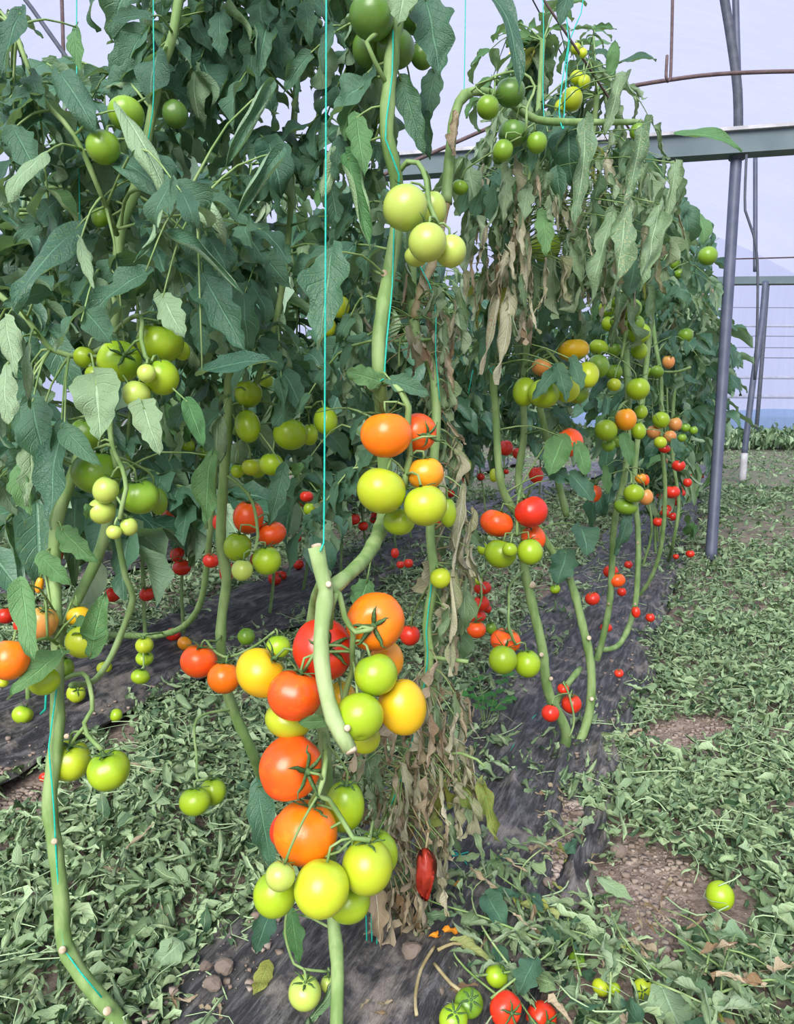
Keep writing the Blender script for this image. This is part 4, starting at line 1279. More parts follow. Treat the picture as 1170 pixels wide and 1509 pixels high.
P4.hang([(420, 1370), (500, 1340), (490, 1440), (430, 1430)], (1.35, 1.5), 10, ['dry', 'wilt'], (0.05, 0.09))
P4.leaf((682, 720, 1.36), (672, 850, 1.34), 32, 'straw', roll=2.2, twist=1.5, bend=0.2, wave=0.2)
P4.leaf((668, 850, 1.36), (662, 1000, 1.34), 36, 'straw', roll=2.0, twist=-2, bend=0.3, wave=0.2)
P4.leaf((552, 1300, 1.33), (562, 1400, 1.3), 42, 'dry', roll=0.8, bend=0.1, wave=0.2)
P4.leaf((690, 1195, 1.4), (715, 1275, 1.38), 30, 'wilt', roll=1.6)
P4.leaf((612, 1290, 1.36), (622, 1400, 1.36), 22, 'dry', roll=2.0, twist=2)
P4.leaf((672, 168, 1.52), (668, 220, 1.5), 26, 'dry', roll=1.2, twist=1)
v, f, _ = tube(spline([(P(627, 1253, 1.33), 0.006), (P(628, 1268, 1.32), 0.014), (P(627, 1290, 1.32), 0.017), (P(626, 1306, 1.32), 0.012), (P(626, 1324, 1.32), 0.002)], 0.006), 14)
v = [q + Vector((0.0035 * math.sin(i % 14 * 3.3 + i // 14 * 0.35), 0.0035 * math.cos(i % 14 * 2.9), 0.002 * math.sin(i * 1.7))) for i, q in enumerate(v)]
sh = obj('shrivelled_tomato', mesh('shrivelled_tomato', v, f, M['red_dry']), None, None, 'shrivelled dark red tomato hanging among dried leaves', 'tomato')
v, f, _ = tube(spline([(P(627, 1254, 1.33), 0.002), (P(632, 1220, 1.35), 0.0018), (P(600, 1150, 1.42), 0.002)], 0.02), 6)
obj('stalk', mesh('stalk', v, f, M['stem_dry']), sh)
# fruit on the bent-over top of the drying plant
cluster(P4, 'on the stem bent over the wire', [
    (719, 158, 34, 34, 'MG', 1.5, {'shape': 0}), (752, 136, 46, 44, 'DG', 1.55, {'shape': 1, 'ax': (-0.1, 0.9, 0.3)}), (757, 196, 44, 40, 'DG', 1.56, {'shape': 2}), (741, 222, 30, 34, 'MG', 1.52), (791, 210, 30, 32, 'MG', 1.54), (678, 276, 24, 22, 'MG', 1.6), (735, 230, 20, 24, 'DG', 1.62), (940, 194, 24, 26, 'MG', 1.7, {'shape': 2})],
    [(700, 133, 1.56), (730, 112, 1.52), (768, 106, 1.5), (788, 128, 1.5), (776, 160, 1.5), (776, 190, 1.5), (770, 200, 1.52)], 4)
P4.stem([(690, 138, 1.55), (715, 120, 1.52), (735, 115, 1.5), (700, 125, 1.53), (712, 138, 1.5), (718, 141, 1.5)], 2.5, part='truss', keep=False, node=0)

# ------------------------------------------------------------------ P5: the wilting plant on the right
P5 = Plant(G(826, 1115), 'wilting tomato plant with limp grey-green leaves and two snaking bare stems')
P5.stem([(800, 60, 1.95), (790, 200, 1.9), (770, 330, 1.88), (740, 450, 1.88), (727, 540, 1.88), (731, 620, 1.9), (736, 700, 1.92), (748, 738, 1.95), (772, 775, 1.98), (772, 830, 2.0), (784, 890, 2.02), (798, 950, 2.04), (808, 1020, 2.08), (834, 1078, 2.14), (826, 1115, 2.2)], 8, we=16)
P5.stem([(880, 140, 2.0), (860, 260, 2.05), (790, 440, 2.05), (772, 560, 2.05), (772, 640, 2.06), (765, 720, 2.08), (800, 790, 2.12), (838, 850, 2.16), (858, 920, 2.18), (871, 985, 2.2), (868, 1050, 2.22), (850, 1100, 2.22), (825, 1118, 2.2)], 8, we=14)
P5.stem([(826, 1112, 2.2), (790, 1150, 2.05), (745, 1185, 1.95), (722, 1205, 1.9)], 14, 'stem_pale')
P5.stem([(722, 1205, 1.9), (700, 1195, 1.9)], 8, keep=False)
P5.stem([(745, 1185, 1.95), (740, 1225, 1.85), (746, 1280, 1.75)], 4, keep=False)
P5.stem([(808, 1060, 2.1), (828, 1020, 2.2), (855, 985, 2.3)], 9, keep=False)
P5.stem([(795, 600, 2.1), (815, 680, 2.15), (835, 760, 2.2)], 10)
for x, y, z, w in ((784, 862, 2.0, 14), (798, 965, 2.02, 9), (838, 850, 2.14, 9), (868, 940, 2.16, 9), (805, 1125, 2.08, 12), (812, 1000, 2.05, 8), (872, 1030, 2.19, 8)):
    P5.scar(x, y, z, w)
RIGHT = [(660, 240), (720, 130), (800, 110), (900, 130), (960, 160), (1010, 200), (1030, 330), (990, 430), (900, 460), (800, 500), (720, 520), (680, 400)]
P5.fill(RIGHT, (1.75, 2.15), 40, ('wilt', 'wilt', 'wilt', 'fresh'), (0.07, 0.11), (0.15, 0.32), 3, hang=1.6, out=Vector((0, -1, 0.2)))
P5.hang([(670, 260), (720, 230), (850, 230), (1000, 230), (1000, 380), (900, 420), (760, 440), (690, 400)], (1.6, 2.0), 170, ['wilt', 'wilt', 'wilt', 'wilt', 'straw', 'straw', 'fresh'], (0.05, 0.11))
P5.hang([(680, 260), (800, 240), (860, 330), (780, 480), (690, 440)], (1.58, 1.8), 60, ['wilt', 'straw', 'straw', 'dry'], (0.05, 0.10))
P5.fill([(670, 380), (900, 420), (880, 640), (740, 620), (660, 560)], (2.1, 2.5), 26, ('fresh', 'fresh', 'wilt'), (0.06, 0.09), (0.15, 0.3), 3, hang=0.9)
P5.fill([(690, 60), (900, 60), (900, 150), (690, 160)], (2.1, 2.4), 14, ('fresh', 'bright'), (0.05, 0.075), (0.15, 0.3), 3, hang=0.2)
P5.leaf((862, 185, 1.6), (852, 340, 1.55), 44, 'wilt', roll=0.8, bend=0.2, twist=0.5)
P5.leaf((926, 300, 1.58), (902, 450, 1.52), 46, 'wilt', roll=0.5, bend=0.1, twist=-0.3)
P5.leaf((972, 300, 1.6), (946, 425, 1.55), 46, 'wilt', roll=0.6, bend=0.1)
P5.leaf((945, 190, 1.62), (928, 300, 1.58), 40, 'wilt', roll=0.9, bend=0.2)
P5.leaf((915, 110, 1.62), (895, 190, 1.58), 38, 'wilt', roll=1.0)
P5.leaf((995, 240, 1.64), (985, 330, 1.6), 36, 'wilt', roll=1.1)
P5.leaf((900, 320, 1.62), (870, 440, 1.58), 42, 'wilt', roll=0.9, twist=0.8)
P5.leaf((800, 315, 1.62), (806, 370, 1.58), 34, 'bright', roll=0.3)
P5.leaf((778, 275, 1.62), (770, 330, 1.58), 30, 'wilt')
P5.leaf((748, 250, 1.62), (742, 320, 1.58), 32, 'wilt')
P5.leaf((1003, 196, 1.7), (1098, 200, 1.62), 30, 'bright', roll=0.3, lobes=0.03, nrm=Vector((0, -0.8, 0.7)), far=0.3)
P5.leaf((916, 92, 1.75), (966, 76, 1.7), 28, 'fresh', lobes=0.03, nrm=Vector((0, -0.8, 0.7)), far=0.3)
P5.leaf((900, 105, 1.75), (908, 56, 1.72), 22, 'bright', lobes=0.03, nrm=Vector((0, -0.8, 0.7)), far=0.3)
P5.leaf((735, 400, 1.66), (722, 545, 1.62), 28, 'straw', roll=1.8, twist=1.6, wave=0.2)
P5.leaf((752, 430, 1.66), (742, 560, 1.62), 36, 'straw', roll=1.5, twist=1.3, wave=0.2)
P5.leaf((742, 430, 1.68), (740, 490, 1.66), 28, 'yellow', roll=0.8)
P5.leaf((775, 350, 1.66), (778, 435, 1.62), 32, 'straw', roll=1.2, twist=1.0)
P5.leaf((690, 240, 1.7), (705, 330, 1.66), 34, 'wilt', roll=1.0)
P5.leaf((830, 645, 1.9), (808, 700, 1.86), 48, 'bright', lobes=0.1, bend=0.2)
P5.leaf((850, 655, 1.9), (868, 700, 1.88), 30, 'bright', lobes=0.05)
P5.leaf((840, 700, 1.92), (880, 735, 1.88), 40, 'fresh', nrm=Vector((0, -0.8, 0.7)))
P5.leaf((836, 705, 1.92), (800, 690, 1.9), 30, 'fresh')
P5.leaf((855, 775, 2.05), (870, 815, 2.0), 46, 'fresh', lobes=0.06, nrm=Vector((0.2, -0.7, 0.8)))
P5.leaf((835, 815, 2.1), (822, 860, 2.06), 50, 'fresh', nrm=Vector((0, -0.9, 0.5)))
P5.leaf((822, 540, 1.78), (838, 590, 1.75), 34, 'fresh', nrm=Vector((0, -0.9, 0.4)))
P5.leaf((843, 530, 1.78), (860, 572, 1.75), 30, 'fresh', lobes=0.2)
P5.leaf((818, 545, 1.78), (788, 585, 1.74), 26, 'fresh')
P5.leaf((770, 1230, 1.8), (752, 1290, 1.76), 26, 'bright', far=0.4)
P5.leaf((725, 1205, 1.9), (745, 1225, 1.86), 24, 'bright')
cluster(P5, 'in the mottled cluster at mid height on the wilting plant', [
    (773, 577, 36, 46, 'G', 1.84, {'shape': 1}), (801, 580, 46, 44, 'G', 1.83, {'shape': 1}), (835, 570, 40, 48, 'YG', 1.85, {'shape': 0}), (866, 552, 32, 42, 'YG', 1.88), (845, 516, 46, 34, 'Y', 1.92, {'shape': 4}), (798, 541, 30, 26, 'PE', 1.92), (850, 577, 38, 38, 'MG', 1.94)],
    [(775, 540, 2.04), (790, 520, 1.96), (805, 515, 1.92), (822, 535, 1.92), (840, 545, 1.93)], 5)
cluster(P5, 'in the red and green cluster at the stem bend', [
    (732, 771, 48, 42, 'RO', 1.84, {'shape': 2}), (783, 754, 50, 48, 'R', 1.83, {'shape': 2}), (786, 793, 36, 40, 'RO', 1.9), (737, 816, 46, 44, 'G', 1.8, {'shape': 1}), (781, 813, 38, 40, 'G', 1.78, {'shape': 0}), (712, 808, 18, 20, 'G', 1.88), (751, 810, 22, 22, 'G', 1.74, {'shape': 3}), (838, 652, 42, 44, 'RO', 1.98, {'shape': 1, 'label': 'large orange-red tomato behind the light green leaf on the wilting plant'})],
    [(765, 725, 2.07), (768, 715, 1.95), (764, 735, 1.86), (762, 770, 1.83), (762, 790, 1.82)], 5)
cluster(P5, 'in the hanging trio by the first snaking stem', [
    (745, 944, 46, 36, 'RO', 1.9, {'shape': 2}), (741, 972, 43, 44, 'G', 1.84, {'shape': 0}), (777, 978, 40, 42, 'G', 1.88, {'shape': 0})],
    [(772, 840, 2.0), (752, 862, 1.92), (750, 890, 1.86), (750, 925, 1.84), (760, 950, 1.86)], 4)
cluster(P5, 'in the small string of reds left of the snaking stem', [
    (702, 928, 28, 26, 'RO', 2.1), (701, 907, 30, 20, 'R', 2.15), (709, 889, 24, 24, 'R', 2.12), (711, 866, 26, 22, 'R', 2.16), (703, 855, 18, 14, 'G', 2.1), (718, 897, 12, 14, 'R', 2.2), (724, 926, 16, 20, 'MG', 2.2), (692, 908, 14, 14, 'R', 2.25)],
    [(718, 840, 2.12), (708, 850, 2.1), (710, 880, 2.08), (702, 905, 2.08), (702, 914, 2.08)], 3, attach=False)
cluster(P5, 'low on the wilting plant', [
    (830, 1015, 18, 16, 'R', 2.14), (842, 1037, 30, 30, 'R', 2.16, {'shape': 2}), (811, 1051, 26, 26, 'R', 2.0, {'shape': 1}), (873, 882, 22, 20, 'R', 2.7), (912, 992, 14, 12, 'R', 2.5), (803, 363, 46, 46, 'G', 1.95, {'shape': 2, 'label': 'large green tomato under the limp leaves of the wilting plant'}),
    (843, 855, 1, 1, 'G', 2.4, {'label': 'tiny green fruit low on the wilting plant', 'calyx': False})][:6],
    [(840, 1085, 2.13), (846, 1060, 2.13), (838, 1022, 2.12), (830, 1006, 2.13)], 3)
cluster(P5, 'against the bright film above the wilting plant', [
    (843, 146, 32, 34, 'YG', 1.9, {'shape': 0}), (827, 158, 20, 26, 'YG', 1.95), (850, 114, 20, 20, 'YG', 1.9), (861, 120, 18, 20, 'YG', 1.88), (849, 72, 16, 16, 'YG', 1.9), (859, 78, 13, 15, 'YG', 1.88)],
    [(862, 130, 1.98), (865, 100, 1.95), (862, 84, 1.93), (858, 66, 1.92)], 2.5)
for x, y in ((760, 62), (767, 73), (755, 76)):
    q = P(x, y, 2.0)
    V, Fc = [], []
    for s in range(5):
        a = s * 1.257
        d, t = Vector((math.cos(a), -0.3, math.sin(a))), Vector((-math.sin(a), 0, math.cos(a)))
        b0 = len(V)
        V += [q, q + d * 0.006 + t * 0.003, q + d * 0.013, q + d * 0.006 - t * 0.003]
        Fc.append((b0, b0 + 1, b0 + 2, b0 + 3))
    obj('flower', mesh('flower', V, Fc, M['petal']), P5.o)

# ------------------------------------------------------------------ P6, P7: next plants of the middle row
P6 = Plant(G(878, 968), 'tomato plant with the tall stack of green fruit beyond the wilting one')
P6.stem([(930, 300, 2.7), (925, 400, 2.68), (922, 500, 2.66), (926, 600, 2.68), (922, 690, 2.7), (906, 765, 2.74), (902, 830, 2.78), (898, 890, 2.82), (886, 950, 2.86), (875, 985, 2.9)], 10, we=9)
P6.stem([(965, 420, 2.9), (950, 560, 2.92), (935, 700, 2.95), (940, 780, 3.0), (940, 840, 3.0), (934, 900, 3.0), (912, 950, 2.95), (878, 958, 2.9)], 8)
for x, y in ((905, 800), (897, 890), (940, 800), (936, 890)):
    P6.scar(x, y, 2.8, 5)
P6.fill([(870, 230), (1010, 230), (1010, 430), (960, 520), (880, 470)], (2.6, 3.0), 24, ('fresh', 'wilt', 'fresh'), (0.08, 0.11), (0.18, 0.36), 3, hang=1.0)
P6.fill([(840, 400), (1000, 430), (1000, 660), (860, 640)], (2.9, 3.3), 16, ('fresh', 'fresh', 'bright'), (0.07, 0.1), (0.18, 0.34), 3, hang=0.9)
P6.leaf((918, 642, 2.5), (934, 686, 2.46), 26, 'bright')
P6.leaf((925, 760, 2.6), (910, 820, 2.6), 26, 'fresh')
P6.leaf((890, 690, 2.6), (900, 730, 2.6), 20, 'bright')
cluster(P6, 'in the tall green stack beyond the wilting plant', [
    (905, 438, 28, 30, 'MG', 2.6), (930, 455, 32, 30, 'MG', 2.5, {'shape': 1}), (912, 474, 26, 22, 'MG', 2.52), (937, 477, 25, 26, 'MG', 2.56), (895, 455, 26, 24, 'G', 2.66), (898, 477, 24, 24, 'G', 2.64), (942, 491, 32, 32, 'G', 2.6, {'shape': 1}), (942, 517, 24, 26, 'G', 2.7), (940, 573, 34, 34, 'G', 2.6, {'shape': 0}), (881, 540, 34, 36, 'MG', 2.5), (882, 512, 28, 24, 'G', 2.6), (905, 548, 24, 26, 'MG', 2.66), (905, 515, 22, 22, 'MG', 2.7), (905, 567, 20, 20, 'YG', 2.5)],
    [(924, 420, 2.68), (915, 430, 2.55), (918, 460, 2.5), (920, 500, 2.56), (915, 530, 2.58)], 4)
cluster(P6, 'in the cluster around the orange-yellow one at mid height', [
    (922, 618, 32, 34, 'OY', 2.52, {'shape': 0}), (893, 634, 33, 32, 'G', 2.5, {'shape': 0}), (941, 635, 22, 26, 'G', 2.58), (897, 656, 20, 20, 'MG', 2.56), (909, 650, 18, 20, 'MG', 2.6), (944, 607, 20, 22, 'G', 2.7)],
    [(925, 590, 2.67), (915, 598, 2.56), (908, 618, 2.52), (912, 635, 2.54)], 4)
cluster(P6, 'in the lowest cluster of the green stack plant', [
    (934, 727, 30, 28, 'G', 2.55, {'shape': 1}), (922, 746, 34, 26, 'MG', 2.6), (951, 732, 22, 26, 'PE', 2.66), (944, 705, 16, 16, 'OY', 2.8), (950, 707, 14, 18, 'RO', 2.84), (909, 855, 24, 22, 'RO', 2.8), (900, 842, 22, 20, 'R', 2.9), (937, 902, 13, 18, 'R', 2.9), (893, 925, 18, 14, 'R', 2.9), (958, 910, 14, 14, 'R', 3.0), (916, 872, 14, 14, 'R', 3.0), (875, 727, 24, 28, 'RO', 2.7), (926, 832, 12, 12, 'R', 3.1)],
    [(922, 690, 2.7), (930, 700, 2.6), (928, 735, 2.58)], 3)
P7 = Plant(G(990, 836), 'tomato plant with peach-coloured fruit shortly before the nearest post')
P7.stem([(955, 420, 3.5), (965, 500, 3.5), (974, 560, 3.5), (974, 640, 3.52), (980, 720, 3.6), (975, 800, 3.7), (960, 850, 3.8), (940, 880, 3.9)], 6)
P7.stem([(1005, 450, 4.0), (995, 560, 4.0), (990, 660, 4.1), (1000, 740, 4.2), (992, 800, 4.3), (985, 826, 4.6)], 5)
P7.stem([(972, 548, 3.5), (998, 548, 3.4), (1018, 541, 3.35)], 4, keep=False)
P7.fill([(940, 300), (1060, 330), (1080, 520), (980, 560), (930, 480)], (3.4, 4.0), 22, ('fresh', 'fresh', 'wilt'), (0.09, 0.12), (0.2, 0.4), 3, hang=1.0)
P7.fill([(930, 560), (1040, 560), (1030, 800), (960, 800)], (4.2, 4.8), 10, ('fresh', 'bright'), (0.08, 0.11), (0.2, 0.36), 3, hang=0.8)
cluster(P7, 'on the plant shortly before the nearest post', [
    (974, 619, 26, 24, 'G', 3.35), (963, 637, 21, 20, 'PE', 3.4), (995, 625, 20, 22, 'PE', 3.45), (987, 643, 19, 18, 'PE', 3.38), (973, 652, 19, 18, 'YG', 3.33), (979, 661, 17, 14, 'R', 3.45), (990, 725, 24, 20, 'R', 3.7, {'shape': 1}), (1000, 686, 19, 18, 'R', 3.8), (1013, 711, 13, 14, 'R', 3.9), (1010, 494, 23, 22, 'MG', 3.6), (985, 533, 18, 22, 'PE', 3.6), (968, 548, 20, 18, 'MG', 3.45), (955, 549, 15, 16, 'MG', 3.5), (1043, 377, 28, 28, 'MG', 3.3, {'shape': 0}), (995, 388, 16, 18, 'MG', 3.5), (1001, 403, 14, 14, 'MG', 3.5), (1010, 630, 14, 14, 'MG', 3.8), (1022, 634, 12, 13, 'MG', 3.8), (1005, 645, 13, 13, 'MG', 3.8), (1017, 816, 13, 12, 'R', 4.6), (996, 820, 9, 9, 'R', 4.6)],
    [(974, 590, 3.5), (978, 605, 3.42), (980, 632, 3.4), (984, 650, 3.4)], 3, low=False)


# ------------------------------------------------------------------ further plants of the three rows
def row_plant(u, s, label, group, hgt, nl, leafsz, fruit, lo=0.78, seed=0):
    r = random.Random(seed)
    base = RW(u + r.uniform(-.08, .08), s, 0.02)
    pl = Plant(base, label, group)
    pts, q = [], base.copy()
    n = 9
    for i in range(n):
        pts.append((q.copy(), 0.008 - 0.0005 * i))
        q = q + Vector((r.uniform(-.05, .05), r.uniform(-.05, .05), hgt / (n - 1)))
    pl.stem3(pts, step=0.08, sides=6)
    top = [p for p in pl.pts if p.z > lo - 0.15]
    for i in range(nl):
        b = r.choice(top)
        az = r.uniform(0, 6.28)
        ax = Vector((math.cos(az), math.sin(az), r.uniform(-0.25, 0.25)))
        L = leafsz * r.uniform(0.75, 1.2) * (0.75 if b.z > hgt - 0.15 else 1)
        k = 'fresh' if r.random() < 0.76 else ('bright' if r.random() < 0.75 else 'wilt')  # lighter green leaves mixed in, a sunlit look put into leaf colour
        FILLS.append(obj('leaf', r.choice(COMP[k]), pl.o, frame(b, ax, UP + Vector((r.uniform(-.4, .4), r.uniform(-.4, .4), 0)), L)))
    for (zz, keys, cnt, lab, grp) in fruit:
        b = min(pl.pts, key=lambda p: abs(p.z - zz))
        az = r.choice((-1.9, -1.3, -0.7, -2.4))
        o = b + Vector((math.cos(az) * 0.09, math.sin(az) * 0.09, -0.03))
        v, f, _ = tube(spline([(b, 0.002), (b.lerp(o, 0.6) + UP * 0.02, 0.002), (o - UP * 0.12, 0.0015)], 0.03), 4)
        obj('truss', mesh('truss', v, f, M['stem']), pl.o)
        placed = []
        for c in range(cnt):
            rad = r.uniform(0.024, 0.038)
            for _ in range(20):
                cc = o + Vector((r.uniform(-.07, .07), r.uniform(-.07, .07), -0.04 - c * 0.035 + r.uniform(-.02, .02)))
                if all((cc - a).length > 0.95 * (rad + bb) for a, bb in placed):
                    break
            placed.append((cc, rad))
            tomato(cc, rad, rad * 0.92, keys[c % len(keys)], UP + Vector((r.uniform(-.3, .3), r.uniform(-.3, .3), 0)), (lab if cnt == 1 else ('upper ', 'lower ', 'lowest ')[c] + lab), grp, True, None, s < 7, o - UP * (0.03 + 0.03 * c))
    return pl


NTH = ['first', 'second', 'third', 'fourth', 'fifth', 'sixth', 'seventh', 'eighth', 'ninth', 'tenth', 'eleventh', 'twelfth', 'thirteenth', 'fourteenth', 'fifteenth', 'sixteenth', 'seventeenth', 'eighteenth']
i = 0
for s in [4.7, 5.1, 5.5, 5.9, 6.4, 6.9, 7.5, 8.1, 8.8, 9.5, 10.4, 11.4]:
    w_ = 'on the %s plant onward from the nearest post' % NTH[i]
    g_ = 'tomatoes far along the middle row'
    fr = [(0.42, ['R'], 2, 'low red tomato ' + w_, g_), (0.72, ['R' if i % 2 else 'PE'], 1, ('red' if i % 2 else 'peach') + ' tomato at mid height ' + w_, g_), (0.98, ['MG'], 2, 'green tomato ' + w_, g_)]
    if s > 6.6:
        fr = fr[:2]
    if s > 8.5:
        fr = []
    row_plant(-0.45 + 0.06 * (i % 2), s, '%s tomato plant of the middle row counted onward from the nearest post' % NTH[i], 'plants far along the middle row', 1.95 + 0.1 * (i % 3), 34 if s < 7 else 26, 0.40, fr, 0.8, 40 + i)
    i += 1
i = 0
for s in [1.7, 2.1, 2.5, 2.9, 3.3, 3.7, 4.1, 4.5, 4.9, 5.4, 5.9, 6.5, 7.2, 8.0]:
    w_ = 'on the %s plant behind the left path' % NTH[i]
    g_ = 'tomatoes in the row behind the left path'
    fr = [(0.42, ['R'], 2, 'low red tomato ' + w_, g_), (0.62, ['RO'], 1, 'orange-red tomato ' + w_, g_), (0.86, ['G', 'MG'], 2, 'green tomato ' + w_, g_)]
    if s > 5.5:
        fr = fr[:1]
    row_plant(-2.0 + 0.1 * (i % 2), s, '%s tomato plant counted from the front in the row behind the left path' % NTH[i], 'plants behind the left path', 1.95 + 0.08 * (i % 3), 36, 0.42, fr, 0.78, 80 + i)
    i += 1
i = 0
for s in [3.0, 3.7, 4.4, 5.1, 5.8, 6.5, 7.3, 8.2]:
    fr = [(0.40, ['R'], 1, 'tiny red tomato on the %s plant of the farthest row' % NTH[i], 'tomatoes of the farthest row')]
    row_plant(-3.5, s, '%s tomato plant counted from the front in the farthest row' % NTH[i], 'plants of the farthest row', 2.0, 30, 0.48, fr, 0.7, 120 + i)
    i += 1

# ------------------------------------------------------------------ twine
def twine(pp, label, r=0.0011, name='support_string'):
    v, f, _ = tube(spline([(P(*q), r) for q in pp], 0.03), 5)
    return obj(name, mesh(name, v, f, M['string']), None, None, label, 'string')


twine([(483, -420, 0.99), (481, -40, 0.985), (479.5, 400, 0.98), (477, 800, 0.985), (472, 812, 0.97)], 'taut turquoise string dropping to the top of the cut stem', 0.0012)
twine([(113, -300, 1.3), (113, -20, 1.3), (113, 100, 1.3), (118, 330, 1.32)], 'turquoise string at the far top left among leaves')
twine([(226, -300, 1.18), (226, 0, 1.18), (225, 165, 1.2), (205, 258, 1.25)], 'turquoise string down to the left plant by the top green tomato')
twine([(579, 45, 1.135), (578, 110, 1.13), (568, 205, 1.135), (588, 258, 1.15), (581, 330, 1.19), (578, 420, 1.19), (570, 500, 1.17), (566, 558, 1.17), (553, 566, 1.17)], 'turquoise string twisted down the thick stem of the front plant', 0.0013)
twine([(686, -200, 1.6), (686, -20, 1.6), (684, 130, 1.58), (683, 142, 1.54)], 'thin string dropping to the bent-over stem')
twine([(800, -5, 1.79), (801, 60, 1.78), (800, 130, 1.78), (802, 180, 1.64)], 'pale turquoise string next to the knotted loops')
twine([(860, -5, 1.86), (856, 20, 1.85), (840, 58, 1.85), (830, 110, 1.80), (824, 165, 1.66), (829, 190, 1.62)], 'turquoise string looping down to the horizontal stem', 0.0014)
twine([(833, 8, 1.83), (836, 40, 1.83), (838, 60, 1.84), (834, 120, 1.8), (830, 190, 1.63)], 'second turquoise string knotted over the horizontal stem', 0.0014)
twine([(612, 380, 1.44), (640, 440, 1.39), (642, 520, 1.38), (648, 590, 1.385)], 'turquoise string along the drying stem')
twine([(636, 860, 1.385), (628, 930, 1.385), (630, 960, 1.385), (625, 1010, 1.39), (600, 1120, 1.4), (575, 1190, 1.42)], 'dark turquoise string wound down the lower drying stem', 0.0013)
twine([(728, 540, 1.86), (722, 545, 1.85), (727, 552, 1.85), (735, 545, 1.86), (738, 470, 1.86), (742, 380, 1.87)], 'turquoise string tied round the wilting plant stem', 0.0014)
twine([(697, 545, 2.0), (694, 560, 2.0), (690, 580, 2.0)], 'short loose turquoise string end')
for k_, (a, b_) in enumerate(((538, 'first'), (545, 'second'), (552, 'third'))):
    twine([(a, 1285, 1.33), (a + 3, 1400, 1.36), (546 - k_ * 4, 1445, 1.38), (540, 1462, 1.385)], '%s of the loose turquoise strands knotted at the drying stem foot' % b_, 0.0012)
twine([(84, 1010, 1.2), (76, 1070, 1.195), (72, 1100, 1.19), (77, 1160, 1.185), (80, 1200, 1.185), (84, 1280, 1.19), (95, 1400, 1.19), (118, 1432, 1.185), (150, 1470, 1.185)], 'dark turquoise string wound down the left bare stem', 0.0013)
twine([(68, 1020, 1.22), (67, 1045, 1.22), (60, 1052, 1.23)], 'short turquoise string end at the left edge', 0.002)
for k_, pp in enumerate(([(640, 1238), (662, 1256), (686, 1268)], [(650, 1250), (668, 1266), (690, 1262)], [(676, 1262), (690, 1280), (684, 1292)], [(770, 1050), (785, 1030), (800, 1005)], [(740, 1130), (770, 1080), (790, 1055)])):
    v, f, _ = tube(spline([(G(x, y, 0.055) + UP * R.uniform(0, 0.01), 0.0014) for x, y in pp], 0.02), 5)
    obj('support_string', mesh('support_string', v, f, M['string']), None, None, '%s piece of turquoise string lying on the front mulch film' % NTH[k_], 'string')

# ------------------------------------------------------------------ tomatoes on the ground
GROUND = [
    (1061, 1320, 41, 'G', 'round green tomato lying alone on the bare soil patch'), (33, 1053, 30, 'G', 'green tomato lying on the left mulch film'),
    (93, 1056, 12, 'R', 'small red tomato on the left mulch film beside the bare stem'), (66, 1145, 16, 'R', 'red tomato on the ground half behind the left bare stem'),
    (171, 1054, 20, 'G', 'small green tomato in the litter left of the middle path'), (154, 984, 22, 'YG', 'yellow-green tomato lying behind the left bent stem'), (112, 1022, 28, 'YG', 'long yellow-green tomato lying behind the left bare stem'),
    (255, 935, 22, 'R', 'red tomato on the mulch film above the left pair'), (272, 948, 22, 'OY', 'orange-yellow tomato on the mulch film near the red knee fruit'),
    (216, 802, 12, 'G', 'tiny green tomato far back on the left litter, first of two'), (228, 798, 14, 'G', 'tiny green tomato far back on the left litter, second of two'), (188, 806, 16, 'R', 'flattened red tomato far back on the left litter'), (262, 778, 20, 'R', 'red tomato far back lying near the middle left stem'),
    (440, 832, 16, 'R', 'red tomato lying on the far mulch film behind the front plant'), (405, 852, 22, 'R', 'red tomato on the ground under the trio cluster'), (415, 848, 16, 'R', 'small red tomato beside the one under the trio cluster'),
    (818, 868, 16, 'G', 'green tomato lying behind the snaking stems'), (745, 1487, 48, 'R', 'large red tomato in the heap at the bottom edge'), (798, 1500, 46, 'R', 'second red tomato in the heap at the bottom edge'), (691, 1478, 42, 'MG', 'dull green tomato in the heap at the bottom edge'), (668, 1502, 42, 'G', 'bright green tomato at the bottom edge beside the heap'),
    (732, 1438, 34, 'G', 'green tomato tucked under a leaf in the cut vine heap'), (885, 1455, 26, 'YG', 'yellow-green tomato half buried in the cut vines'), (948, 1458, 30, 'YG', 'yellow-green tomato behind the pale leaf in the cut vines'), (850, 1415, 24, 'MG', 'dark green tomato buried in the cut vine heap'), (905, 1458, 20, 'G', 'small green tomato beside the half buried one'), (990, 1490, 30, 'G', 'green tomato half under the big pale leaf'), (740, 1470, 16, 'R', 'small red tomato behind the bottom heap')]
def bed(p):
    u_ = p.x * RC - p.y * RS
    return 0.05 if (-0.84 < u_ < -0.24 or -2.4 < u_ < -1.68) else 0.01


for x, y, w, key, lab in GROUND:
    if lab.startswith('small red tomato behind'):
        continue
    g = G(x, y)
    for _ in range(3):
        z = proj(g)[2]
        r = w * 0.5 / F * z
        g = G(x, y, r * 0.9 + bed(g))
    r = w * 0.5 / F * proj(g)[2]
    ax = UP + rv(0.9)
    if key == 'R' and y > 1400:
        ax = Vector((0.3, -0.7, 0.3))
    if y > 1300 and key == 'G' and x > 1000:
        ax = Vector((0.3, 0.8, -0.5))
    tomato(g, r, r * 0.93, key, ax, lab, None, w < 30)
    SEEN.append((g, r, *proj(g)[:2], w / 2, proj(g)[2]))
v = R
